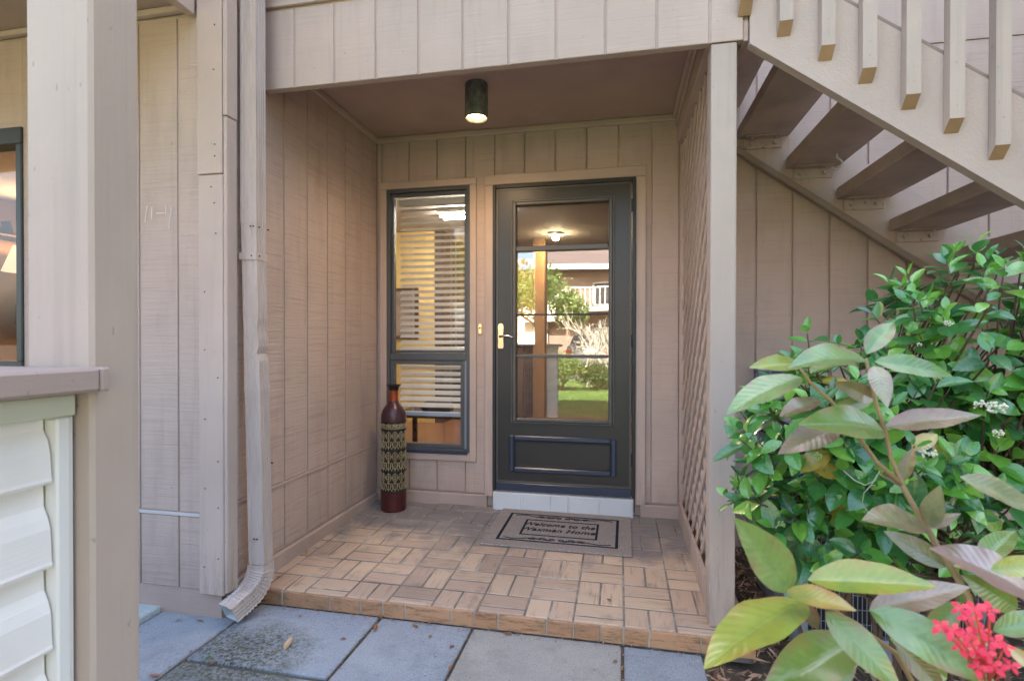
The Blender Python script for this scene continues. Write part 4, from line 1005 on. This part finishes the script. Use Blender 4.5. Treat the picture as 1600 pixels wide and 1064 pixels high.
IB = leaf_mat('ixora_bronze', [(0, (.20, .17, .07)), (.5, (.22, .22, .07)), (1, (.28, .17, .09))], (.30, .20, .10), .26, .32, 12, .15, ((.30, .07, .06), .8, (.13, .17, .05)), .6, True)
IP = leaf_mat('ixora_pale', [(0, (.17, .32, .07)), (1, (.27, .38, .10))], (.30, .34, .18), .20, .35, 12, .25, ((.36, .16, .10), .8, (.10, .22, .04)), .6, True)
IU = leaf_mat('ixora_purple', [(0, (.32, .19, .15)), (1, (.28, .29, .11))], (.36, .22, .15), .22, .35, 12, .12, ((.28, .07, .05), .7, (.14, .17, .06)), .6, True)
IO = leaf_mat('ixora_orange', [(0, (.52, .33, .07)), (1, (.46, .38, .08))], (.5, .4, .2), .35, .4, 12, .2, ((.50, .16, .03), .9, (.25, .33, .06)), .6, True)
IYG = leaf_mat('ixora_yellowgreen', [(0, (.33, .40, .04)), (1, (.38, .42, .05))], (.46, .48, .16), .20, .3, 12, .3, ((.50, .26, .05), .8, (.20, .34, .05)), .6, True)
STEM = lumpy('shrub_stem', (.10, .06, .04), 60, .5, .8, .3); ISTEM = lumpy('ixora_stem', (.30, .20, .09), 60, .3, .5, .3)

# ---- the glossy shrub
sh = thing('viburnum_shrub', 'glossy green shrub with oval leaves filling the bed under the stairs', 'shrub', (2.5, -1.85, GZ))
shi = Matrix.Translation((2.5, -1.85, GZ)).inverted()
variants = [leaf_mb(1, W_l, f_, c_, 6, 2, .9, wv).mesh('leaf', True) for W_l, f_, c_, wv in ((.50, .22, .10, .05), (.54, .30, .22, .06), (.44, .35, .05, .04), (.52, .12, .30, .08), (.48, .45, .16, .05), (.58, .18, -.06, .06))]
for v_ in variants: v_.materials.append(LG)
yvar = leaf_mb(1, .58, .25, .15, 6, 2, .9, .08).mesh('leaf', True); yvar.materials.append(LY)
rg = random.Random(21)
ell = [((2.32, -1.86, .88), (.34, .26, .26), 120), ((2.64, -1.80, 1.14), (.30, .26, .26), 120), ((2.66, -1.72, .78), (.40, .30, .32), 100), ((2.24, -1.80, .66), (.25, .22, .19), 50), ((2.95, -1.6, 1.05), (.25, .3, .30), 30)]
tips = []
for c_, r_, n_ in ell:
    k = 0
    while k < n_:
        d = Vector((rg.gauss(0, 1), rg.gauss(0, 1), rg.gauss(0, 1))).normalized()
        if d.y > .45 and rg.random() < .6: continue
        q = rg.uniform(.55, 1.0) ** .6
        p = Vector((c_[0] + d.x * r_[0] * q, c_[1] + d.y * r_[1] * q, c_[2] + d.z * r_[2] * q))
        if p.y > -1.34: continue
        tips.append((p, (d * .7 + Vector((0, -.15, .75))).normalized())); k += 1
tips += [(at(1262, 528, 1.33), Vector((-.2, -.2, 1)).normalized()), (at(1425, 470, 1.35), Vector((-.3, -.3, 1)).normalized()), (at(1480, 415, 1.35), Vector((-.3, -.3, 1)).normalized()), (at(1525, 388, 1.4), Vector((0, -.2, 1)).normalized()), (at(1160, 690, 1.38), Vector((-.6, -.3, .5)).normalized()), (at(1165, 780, 1.38), Vector((-.8, -.3, .3)).normalized()), (at(1205, 640, 1.38), Vector((-.3, -.3, .8)).normalized())]
leaves = []; branch = MB(); roots = [Vector((2.45, -1.75, GZ - .05)), Vector((2.62, -1.66, GZ - .05)), Vector((2.3, -1.70, GZ - .05)), Vector((2.80, -1.70, GZ - .05)), Vector((2.55, -1.85, GZ - .05))]
hubs = []
for r_ in roots:
    for k in range(5):
        h = r_ + Vector((rg.uniform(-.16, .16), rg.uniform(-.10, .12), rg.uniform(.45, .95))); hubs.append(h)
        branch.tube([r_, r_.lerp(h, .35) + Vector((rg.uniform(-.03, .03), rg.uniform(-.03, .03), .02)), r_.lerp(h, .7) + Vector((rg.uniform(-.03, .03), 0, 0)), h], [.010, .008, .006, .0045], 6)
for p, d in tips:
    h = min(hubs, key=lambda q: (q - p).length + (0 if q.z < p.z else .3)); m1 = h.lerp(p, .5) + Vector((rg.uniform(-.03, .03), rg.uniform(-.03, .03), -.02))
    branch.tube([h, m1, p - d * .05, p + d * .012], [.004, .003, .0024, .0015], 5)
    a0 = rg.uniform(0, PI); size = rg.uniform(.055, .098)
    side = d.cross(Vector((.3, .9, .2))).normalized(); fw_ = d.cross(side)
    for k in range(3):
        for h_ in (0, 1):
            ang = a0 + k * PI / 2 + h_ * PI + rg.uniform(-.25, .25)
            rad = side * math.cos(ang) + fw_ * math.sin(ang)
            el_ = (.95, .42, .12)[k] + rg.uniform(-.2, .2)
            y = (rad * math.cos(el_) + d * math.sin(el_)).normalized(); z = (d * math.cos(el_) - rad * math.sin(el_)).normalized()
            z = (z + Vector((rg.uniform(-.25, .25), rg.uniform(-.25, .25), rg.uniform(-.1, .3)))).normalized(); z = (z - y * z.dot(y)).normalized(); x_ = y.cross(z)
            s_ = size * (.55, .9, 1.05)[k] * rg.uniform(.85, 1.12)
            o_ = p + d * (.012, -.012, -.045)[k] + y * .004
            Mx = Matrix(((x_.x, y.x, z.x, o_.x), (x_.y, y.y, z.y, o_.y), (x_.z, y.z, z.z, o_.z), (0, 0, 0, 1))) @ Matrix.Scale(s_, 4)
            leaves.append(((o_ - CP).length - s_, Mx, rg.randrange(6), rg.random() < .035))
leaves.sort(key=lambda q: q[0])
for dist, Mx, vi, yel in leaves[:300]:
    o = put('leaf', yvar if yel else variants[vi], None, sh); o.matrix_basis = shi @ Mx
    if yel: o['label'] = 'yellowing leaf'
rest = MB(); rest.uv = []
for dist, Mx, vi, yel in leaves[300:]:
    me = variants[vi]; off = len(rest.v); rest.v += [tuple(Mx @ v.co) for v in me.vertices]
    uvs = [None] * len(me.vertices)
    for lp_ in me.loops: uvs[lp_.vertex_index] = tuple(me.uv_layers[0].data[lp_.index].uv)
    rest.uv += uvs; rest.f += [tuple(off + i for i in p_.vertices) for p_ in me.polygons]
mr = rest.mesh('foliage', True); mr.transform(shi); put('foliage', mr, LG, sh, kind='stuff')
mb_ = branch.mesh('branches', True); mb_.transform(shi); o = put('branches', mb_, STEM, sh)
def cluster(p, r_, m_, n_=26):
    mb = MB()
    for k in range(n_):
        d = Vector((rg.gauss(0, 1), rg.gauss(0, 1), rg.gauss(.3, .6))).normalized() * r_ * rg.uniform(.6, 1); q = p + d; s_ = r_ * .22
        mb.add([q + Vector(v) * s_ for v in ((1, 0, 0), (-1, 0, 0), (0, 1, 0), (0, -1, 0), (0, 0, 1), (0, 0, -1))], [(0, 2, 4), (2, 1, 4), (1, 3, 4), (3, 0, 4), (2, 0, 5), (1, 2, 5), (3, 1, 5), (0, 3, 5)])
    me = mb.mesh('flower_cluster'); me.transform(shi); put('flower_cluster', me, m_, sh)
budm = mat('cream_bud', (.62, .60, .42), .6)[0]; gb = mat('green_bud', (.25, .36, .10), .6)[0]
for x, y, d_, r_, m_ in ((1450, 708, 1.15, .017, budm), (1557, 638, 1.15, .020, budm), (1533, 632, 1.18, .014, budm), (1560, 677, 1.12, .010, budm), (1277, 712, 1.25, .010, gb), (1492, 838, 1.2, .012, gb), (1221, 820, 1.3, .010, gb), (1481, 505, 1.25, .009, budm), (1466, 592, 1.2, .010, gb), (1437, 538, 1.25, .006, budm), (1243, 645, 1.3, .006, gb)): cluster(at(x, y, d_), r_, m_)
vine = mat('pale_vine', (.35, .38, .25), .6)[0]
me = MB().tube([at(1318, 735, 1.2), at(1335, 750, 1.18), at(1352, 758, 1.15), at(1368, 750, 1.13), at(1375, 735, 1.12), at(1362, 757, 1.13), at(1350, 770, 1.15), at(1347, 785, 1.16), at(1356, 800, 1.17), at(1352, 815, 1.18)], .0013, 5).mesh('tendril', True); me.transform(shi); put('tendril', me, vine, sh)

# ---- foreground ixora with red flowers
ix = thing('ixora_plant', 'close bronze green plant with long leaves and red flowers at lower right', 'plant', tuple(at(1520, 1040, .8).xy) + (GZ,))
ixi = Matrix.Translation(ix.location).inverted()
def ixleaf(b0, t0, wpx, d0, d1, m_, ratio=.38, fold=.25, curl=.15, wave=.05, flip=1, label=None):
    p0, p1 = at(*b0, d0), at(*t0, d1); y = p1 - p0; L_ = y.length; y.normalize()
    W_l = L_ * ratio; wa = wpx * (d0 + d1) / 2 / 822.3; cth = min(.97, wa / W_l)
    tc = (CP - (p0 + p1) / 2).normalized(); tc = (tc - y * tc.dot(y)).normalized(); sdv = y.cross(tc)
    perp = sdv if sdv.z > 0 else -sdv
    z = (tc * cth + perp * math.sqrt(1 - cth * cth) * flip).normalized(); x_ = y.cross(z)
    mb = leaf_mb(L_ * 1.05, W_l, fold, curl, 14, 4, 1.0, wave, .42); me = mb.mesh('leaf', True)
    p0 = p0 + z * 0
    Mx = Matrix(((x_.x, y.x, z.x, p0.x), (x_.y, y.y, z.y, p0.y), (x_.z, y.z, z.z, p0.z), (0, 0, 0, 1)))
    o = put('leaf', me, m_, ix, label=label); o.matrix_basis = ixi @ Mx
LV = [
 ((1353, 563), (1243, 550), 26, .86, .80, IP), ((1367, 565), (1497, 581), 30, .86, .82, IP), ((1354, 553), (1400, 492), 42, .88, .90, IP), ((1366, 572), (1388, 628), 54, .84, .78, IU),
 ((1366, 624), (1312, 598), 30, .88, .86, IB), ((1380, 673), (1264, 648), 44, .84, .78, IG), ((1383, 666), (1528, 648), 34, .84, .80, IB), ((1312, 666), (1220, 702), 42, .86, .82, IB),
 ((1253, 590), (1133, 626), 36, .84, .80, IP), ((1252, 571), (1176, 566), 24, .88, .86, IYG), ((1266, 583), (1336, 558), 16, .90, .92, IG), ((1280, 624), (1220, 650), 26, .90, .86, IB),
 ((1364, 622), (1300, 640), 24, .90, .90, IG), ((1410, 758), (1378, 738), 12, .86, .84, IB), ((1412, 752), (1426, 700), 20, .86, .88, IB),
 ((1445, 824), (1355, 806), 36, .82, .76, IU), ((1451, 822), (1467, 762), 40, .82, .78, IU), ((1452, 824), (1500, 802), 20, .82, .80, IU), ((1478, 886), (1384, 826), 36, .84, .88, IB),
 ((1490, 884), (1560, 894), 14, .80, .78, IO), ((1612, 930), (1478, 846), 42, .74, .72, IU), ((1500, 745), (1640, 800), 32, .74, .70, IU),
 ((1237, 921), (1153, 814), 64, .70, .66, IP), ((1256, 939), (1101, 1027), 66, .70, .60, IYG), ((1262, 906), (1462, 908), 50, .70, .64, IYG), ((1229, 922), (1334, 952), 32, .69, .62, IO),
 ((1358, 954), (1511, 911), 44, .70, .66, IU), ((1290, 955), (1415, 1080), 58, .68, .60, IG), ((1335, 1000), (1195, 1075), 74, .72, .66, IG), ((1358, 952), (1570, 1070), 60, .66, .58, IP),
 ((1398, 1000), (1480, 1085), 50, .72, .70, IB), ((1548, 890), (1660, 880), 50, .66, .62, IYG), ((1552, 985), (1670, 960), 90, .64, .60, IP), ((1590, 950), (1514, 902), 46, .80, .78, IG),
 ((1440, 1030), (1540, 1000), 44, .70, .66, IO), ((1575, 1010), (1640, 1060), 50, .62, .58, IO), ((1250, 940), (1290, 990), 34, .74, .74, IB), ((1330, 1010), (1300, 1090), 50, .78, .74, IG), ((1500, 940), (1440, 1010), 40, .8, .82, IG),
 ((1225, 1060), (1290, 1000), 46, .85, .85, IG), ((1480, 1060), (1400, 1000), 50, .85, .85, IG), ((1530, 880), (1590, 820), 40, .9, .92, IG)]
for l_ in LV: ixleaf(*l_, fold=random.uniform(.18, .4), curl=random.uniform(.05, .25))
def ist(pts, rs_):
    me = MB().tube([at(*p) for p in pts], rs_, 8).mesh('stem', True); me.transform(ixi); put('stem', me, ISTEM, ix)
ist([(1353, 560, .87), (1360, 595, .87), (1370, 635, .86), (1383, 672, .86), (1392, 715, .86), (1410, 758, .84), (1430, 795, .83), (1449, 825, .83), (1468, 860, .82), (1488, 888, .81), (1512, 930, .80), (1528, 990, .79), (1535, 1080, .78)], [.0028, .003, .0033, .0034, .0034, .0042, .0042, .005, .0048, .0055, .0052, .0055, .006])
ist([(1250, 576, .87), (1268, 600, .87), (1296, 624, .87), (1318, 650, .86), (1337, 676, .86), (1370, 722, .85), (1410, 758, .84)], [.0026, .003, .0032, .0034, .0035, .0036, .0038])
ist([(1233, 920, .71), (1262, 938, .71), (1306, 955, .72), (1350, 985, .74), (1400, 1020, .76), (1440, 1090, .78)], [.0022, .003, .003, .0034, .0036, .004])
ist([(1545, 1064, .62), (1500, 1020, .64), (1530, 980, .60)], .003)
RED = mat('ixora_petal', (.70, .018, .05), .5)[0]
_t = RED.node_tree; _b = _t.nodes['Principled BSDF']; _t.links.new(ramp(_t, rnd_island(_t), [(0, (.62, .01, .035)), (.7, (.78, .03, .07)), (1, (.80, .12, .06))]), _b.inputs['Base Color'])
TUB = mat('ixora_tube', (.70, .08, .05), .5)[0]
hub = at(1545, 1075, .60)
for x, y in ((1500, 950), (1523, 951), (1546, 953), (1489, 985), (1512, 990), (1535, 985), (1556, 1002), (1500, 1010), (1522, 1012), (1541, 1022), (1470, 978), (1553, 1040), (1527, 1042), (1570, 1010), (1515, 965), (1580, 1040)):
    p = at(x, y, .56 + rg.uniform(-.02, .03)); d = (p - hub).normalized(); d = (d + (CP - p).normalized() * .8 + Vector((0, 0, .3))).normalized()
    me = MB().tube([hub.lerp(p, .25), hub.lerp(p, .6) + Vector((0, 0, .004)), p], .0011, 5).mesh('flower_tube', True); me.transform(ixi); fl = put('flower', None or me, TUB, ix)
    a = d.cross(Vector((.1, .2, 1))).normalized(); b2 = d.cross(a); mb = MB(); ph = rg.uniform(0, 1.5)
    for k in range(4):
        g = ph + k * PI / 2; rad = a * math.cos(g) + b2 * math.sin(g); sd2 = d.cross(rad); r_ = .0095 * rg.uniform(.8, 1.15)
        q = [p, p + rad * r_ * .5 + sd2 * r_ * .34 + d * .0008, p + rad * r_ * .95 + sd2 * r_ * .2 - d * .001, p + rad * r_ * 1.15 - d * .002, p + rad * r_ * .95 - sd2 * r_ * .2 - d * .001, p + rad * r_ * .5 - sd2 * r_ * .34 + d * .0008]
        mb.add(q, [(0, 1, 5), (1, 2, 4, 5), (2, 3, 4)])
    me = mb.mesh('petals'); me.transform(ixi); put('petals', me, RED, fl)

# ---------------------------------------------------------------- fallen leaves and weeds
FL = leaf_mat('dry_leaf', [(0, (.22, .075, .02)), (.4, (.33, .12, .035)), (.8, (.42, .20, .08)), (1, (.18, .06, .03))], (.4, .25, .12), .6, .4, 6, .1, None, .3, True)
TAN = leaf_mat('tan_leaf', [(0, (.50, .33, .18)), (1, (.55, .36, .2))], (.6, .45, .3), .6, .3, 6, .1, None, .3, True)
def on_plane(x, y, z):
    d = CF + CR * ((x - 800) / 822.3) - CU * ((y - 538.27) / 822.3); return CP + d * ((z - CP.z) / d.z)
fallen = [(450, 1008, .062, 'tan', 'large tan dry leaf lying on the mossy slab', 'g'), (312, 970, .032, '', 'rust brown leaf on the slab left of the downspout outlet', 'g'), (279, 969, .026, '', 'small tan leaf beside the joint near the house corner', 'g'),
 (382, 967, .045, '', 'orange brown leaf lying in the mouth of the downspout', 'g'), (536, 998, .026, '', 'dark red leaf near the middle of the mossy slab', 'g'), (469, 962, .02, '', 'tiny rust leaf near the porch step on the first slab', 'g'),
 (587, 982, .042, '', 'curled orange leaf on the joint between the two bluish slabs', 'g'), (598, 964, .03, '', 'rust leaf where the slab joint meets the porch step', 'g'), (649, 978, .034, '', 'brown leaf lying near the top of the second slab', 'g'),
 (672, 974, .03, '', 'dark red leaf against the porch step on the second slab', 'g'), (672, 994, .025, '', 'thin grey brown leaf in the middle of the second slab', 'g'), (706, 1010, .030, '', 'rust leaf near the right edge of the second slab', 'g'),
 (493, 952, .026, '', 'rust leaf touching the step edge right of the downspout', 'g'), (241, 1056, .034, '', 'dark red leaf beside the large left post', 'g'), (794, 990, .036, '', 'tan leaf below the green weed at the step', 'g'),
 (961, 1033, .024, '', 'reddish leaf near the right edge of the beige slab', 'g'), (971, 1044, .020, '', 'small rust leaf in the joint right of the beige slab', 'g'), (703, 1043, .024, '', 'tan leaf at the left edge of the beige slab', 'g'),
 (478, 864, .034, '', 'rust leaf on the porch tiles behind the downspout', 'p'), (541, 818, .024, '', 'rust leaf at the foot of the alcove side wall', 'p'), (436, 902, .030, '', 'brown leaf at the front left corner of the porch', 'p'),
 (952, 938, .026, 'dk', 'olive brown leaf on the front tiles of the porch', 'p'), (1020, 895, .026, 'tan', 'tan leaf on the porch tiles near the slim post', 'p'), (1076, 836, .014, '', 'tiny rust leaf on the porch tiles beside the lattice', 'p'),
 (333, 1035, .030, '', 'reddish leaf beside the small green sprout', 'g')]
DKL = leaf_mat('olive_leaf', [(0, (.10, .07, .02)), (1, (.12, .09, .02))], (.2, .2, .1), .5, .4, 6, .1, None, .3, True)
for x, y, L_, kd, lab, pl_ in fallen:
    p = on_plane(x, y, GZ + .003) if pl_ == 'g' else on_plane(x, y, FZ(-1.287 if y > 930 else {True: -1.0, False: -.4}[y > 850]))
    if pl_ == 'p': p = on_plane(x, y, FZ(p.y) + .001); p.z = FZ(p.y) + .003
    if lab.startswith('orange brown leaf lying in'): p.z += .012
    mb = leaf_mb(L_, L_ * random.uniform(.35, .5), random.uniform(.2, .6), random.uniform(-.35, -.1), 7, 2, 1, .12)
    zm = min(v[2] for v in mb.v); mb.v = [(a_, b_ - L_ / 2, c_ - zm) for a_, b_, c_ in mb.v]
    o = put('fallen_leaf', mb, {'tan': TAN, 'dk': DKL}.get(kd, FL), None, p, smooth=True); o.rotation_euler = (0, 0, random.uniform(0, 6.28)); tag(o, lab, 'leaf', 'fallen leaves on the slabs and porch')
WG = leaf_mat('weed_leaf', [(0, (.10, .30, .04)), (1, (.16, .38, .06))], (.3, .5, .15), .4, .3, 5, .3, None, .4, True)
for x, y, nn, L_, lab in ((800, 984, 12, .026, 'small green weed growing at the foot of the step'), (325, 1027, 5, .018, 'tiny green sprout in the joint of the mossy slabs')):
    p = on_plane(x, y, GZ + .002); wd = thing('weed', lab, 'weed', p, 'weeds in the paving')
    for k in range(nn):
        me = leaf_mb(L_ * random.uniform(.7, 1.1), L_ * .3, .3, .2, 5, 1).mesh('leaf', True); o = put('leaf', me, WG, wd, (random.uniform(-.006, .006), random.uniform(-.004, .004), .002)); o.rotation_euler = (R(random.uniform(15, 65)), 0, random.uniform(0, 6.28))

# ---------------------------------------------------------------- across the lawn: what the glass mirrors
nb = thing('neighbour_house', 'two storey brown house across the road mirrored in the door glass', 'house')
nbw = lumpy('neighbour_brown', (.28, .20, .15), 20, .2, .8); nbl = lumpy('neighbour_white', (.62, .58, .54), 20, .2, .8)
put('wall', MB().box((-2.2, -31, -.1), (12, -26, 5.2)), nbw, nb)
put('roof', MB().prism([(-25.0, 5.2), (-32, 5.2), (-28.5, 7.2)], 'x', -3.0, 13), lumpy('neighbour_roof', (.14, .11, .10), 20, .5, .9), nb)
put('roof_fascia', MB().box((-3.0, -25.0, 5.0), (13, -24.9, 5.28)), nbl, nb)
put('balcony', MB().box((-1.2, -25.98, 2.7), (9, -24.6, 2.95)), nbl, nb)
mb = MB().box((-1.2, -24.66, 3.95), (9, -24.6, 4.03))
xx = -1.2
while xx < 9: mb.box((xx, -24.65, 2.96), (xx + .06, -24.61, 3.94)); xx += .26
put('railing', mb, nbl, nb)
put('stair_panel', MB().box((-3.6, -25.8, 2.2), (-1.3, -25.2, 3.9)), nbl, nb)
put('garage_wall', MB().box((-7, -29, -.1), (-2.25, -25.8, 2.9)), nbl, nb)
for xx in (.2, 3.2, 6.2):
    f_ = put('window', MB().box((xx, -25.999, 3.1), (xx + 1.3, -25.95, 4.4)), nbl, nb); put('pane', MB().box((xx + .08, -25.949, 3.18), (xx + 1.22, -25.93, 4.32)), M['black'], f_)
    f_ = put('window', MB().box((xx, -25.999, .7), (xx + 1.3, -25.95, 2.1)), nbl, nb); put('pane', MB().box((xx + .08, -25.949, .78), (xx + 1.22, -25.93, 2.02)), M['black'], f_)
car = thing('parked_car', 'silver car parked across the lawn mirrored in the door glass', 'car', (.55, -18.0, GZ - .02))
cp_ = mat('car_silver', (.45, .46, .48), .25, .6)[0]
body = MB(); secs = [(-2.1, .45, .80, .78), (-2.0, .35, .95, .86), (-1.0, .32, .98, .89), (0, .32, 1.0, .90), (1.2, .32, 1.05, .90), (2.0, .36, 1.05, .87), (2.15, .45, .95, .80)]
for yy, z0, z1, hw_ in secs: body.v += [(-hw_, yy, z0), (hw_, yy, z0), (hw_ * 1.0, yy, (z0 + z1) / 2), (hw_ * .92, yy, z1), (-hw_ * .92, yy, z1), (-hw_ * 1.0, yy, (z0 + z1) / 2)]
for i in range(len(secs) - 1):
    for k in range(6): body.f.append((i * 6 + k, i * 6 + (k + 1) % 6, i * 6 + 6 + (k + 1) % 6, i * 6 + 6 + k))
body.f += [(0, 5, 4, 3, 2, 1), tuple(36 + k for k in range(6))]
put('body', body, cp_, car, smooth=True)
put('cabin', MB().add([(-.8, -.9, .98), (.8, -.9, .98), (.8, 1.6, 1.03), (-.8, 1.6, 1.03), (-.62, -.2, 1.45), (.62, -.2, 1.45), (.62, 1.1, 1.47), (-.62, 1.1, 1.47)], [(0, 1, 5, 4), (1, 2, 6, 5), (2, 3, 7, 6), (3, 0, 4, 7), (4, 5, 6, 7)]), mat('car_glass', (.02, .025, .03), .1, 0, .8)[0], car)
put('roof', B((-.6, -.15, 1.455), (.6, 1.05, 1.49), .02), cp_, car)
tl_m = mat('tail_red', (.6, .02, .02), .2)[0]
for xx in (-.85, .62): put('taillight', B((xx, 2.10, .72), (xx + .23, 2.17, .90), .02), tl_m, car)
for xx in (-.82, .82):
    for yy in (-1.35, 1.35):
        wm = MB().tube([(xx - .11, yy, .33), (xx + .11, yy, .33)], .33, 20); wh = put('wheel', wm, M['black'], car); put('rim', MB().tube([(xx - .115, yy, .33), (xx + .115, yy, .33)], .2, 16), cp_, wh)
def tree(x, y, h, cr, n, label, lm, name='tree', bare=False, tm=None, seed=1, trunk_r=.14):
    rt = random.Random(seed); t_ = thing(name, label, 'tree' if name != 'bush' else 'bush', (x, y, GZ - .05)); mb = MB(); tw = []
    def grow(p, d, L_, r_, lev):
        q = p + d * L_; mid_ = p.lerp(q, .5) + Vector((rt.uniform(-1, 1), rt.uniform(-1, 1), 0)) * L_ * .06
        mb.tube([p, mid_, q], [r_, r_ * .85, r_ * .7], 6, False)
        if lev == 0: tw.append((p, q)); return
        for k in range(rt.randint(3, 4)):
            nd = (d + Vector((rt.gauss(0, .5), rt.gauss(0, .5), rt.gauss(.1, .3)))).normalized(); grow(p.lerp(q, rt.uniform(.6, 1)), nd, L_ * rt.uniform(.55, .8), r_ * .6, lev - 1)
    if trunk_r < .06:
        for k in range(5): grow(Vector((rt.uniform(-.1, .1), rt.uniform(-.1, .1), 0)), Vector((rt.gauss(0, .35), rt.gauss(0, .35), 1)).normalized(), h * .34, trunk_r, 3)
    else: grow(Vector((0, 0, 0)), Vector((rt.uniform(-.1, .1), 0, 1)).normalized(), h * .38, trunk_r, 4)
    put('trunk', mb, tm or STEM, t_)
    if not bare:
        V_ = []; F2 = []
        for k in range(n):
            p, q = tw[rt.randrange(len(tw))]; c_ = p.lerp(q, rt.uniform(.2, 1.2)) + Vector((rt.gauss(0, 1), rt.gauss(0, 1), rt.gauss(0, 1))) * cr * .10
            s_ = rt.uniform(.04, .09) * (h / 5 + .4); a_ = Vector((rt.gauss(0, 1), rt.gauss(0, 1), rt.gauss(0, 1))).normalized(); b_ = a_.cross(Vector((rt.gauss(0, 1), rt.gauss(0, 1), rt.gauss(0, 1)))).normalized()
            o_ = len(V_); V_ += [tuple(c_ - a_ * s_), tuple(c_ + b_ * s_ * .45), tuple(c_ + a_ * s_), tuple(c_ - b_ * s_ * .45)]; F2.append((o_, o_ + 1, o_ + 2, o_ + 3))
        me = bpy.data.meshes.new('crown'); me.from_pydata(V_, [], F2); me.update(); put('crown', me, lm, t_)
def crown_mat(name, a, b_):
    mt, t, b = mat(name, a, .5); c = ramp(t, rnd_island(t), [(0, a), (1, b_)]); t.links.new(c, b.inputs['Base Color'])
    tl2 = N(t, 'BsdfTranslucent'); t.links.new(c, tl2.inputs[0]); mx = N(t, 'MixShader'); mx.inputs[0].default_value = .35
    t.links.new(b.outputs[0], mx.inputs[1]); t.links.new(tl2.outputs[0], mx.inputs[2]); t.links.new(mx.outputs[0], t.nodes['Material Output'].inputs[0]); return mt
CG = crown_mat('tree_green', (.04, .09, .02), (.12, .20, .05)); CY = crown_mat('tree_yellow', (.45, .25, .02), (.55, .38, .05)); CL = crown_mat('bush_light', (.10, .18, .04), (.26, .36, .10))
pale_bark = mat('pale_bark', (.60, .54, .44), .8)[0]
tree(-3.6, -17.5, 6.5, 3, 7000, 'yellow leaved tree across the lawn mirrored in the glass', CY, seed=3)
tree(-6.5, -14, 7, 3, 9000, 'tall green tree left of the yellow one across the lawn', CG, seed=5)
tree(7.5, -12, 7.5, 3, 9000, 'tall green tree at the right end of the lawn', CG, seed=8)
tree(.9, -11.2, 2.9, 1.2, 0, 'bare pale branched bush on the lawn mirrored in the glass', None, 'bush', True, pale_bark, 9, .03)
tree(1.5, -10.6, 2.3, 1.2, 0, 'bare pale bush with finer twigs beside its larger twin', None, 'bush', True, pale_bark, 14, .025)
tree(.15, -9.8, 1.15, .9, 5200, 'low light green bush on the lawn edge mirrored in the glass', CL, 'bush', False, None, 12, .02)
tree(1.15, -10.0, .8, .9, 3200, 'lowest green bush in front of the bare pale bushes', CG, 'bush', False, None, 16, .02)

tree(6.6, -5.0, 8, 3, 11000, 'added tall green tree out of view, shading the entry from the right', CG, seed=21)  # unseen tree added to cut the light on faces turned right
tree(3.6, -19.5, 7, 3, 9000, 'green tree before the neighbour house at its right', CG, seed=31)
tree(-.9, -14.2, 4.2, 2, 5000, 'small loose green tree before the balcony of the mirrored house', CL, seed=33, trunk_r=.07)
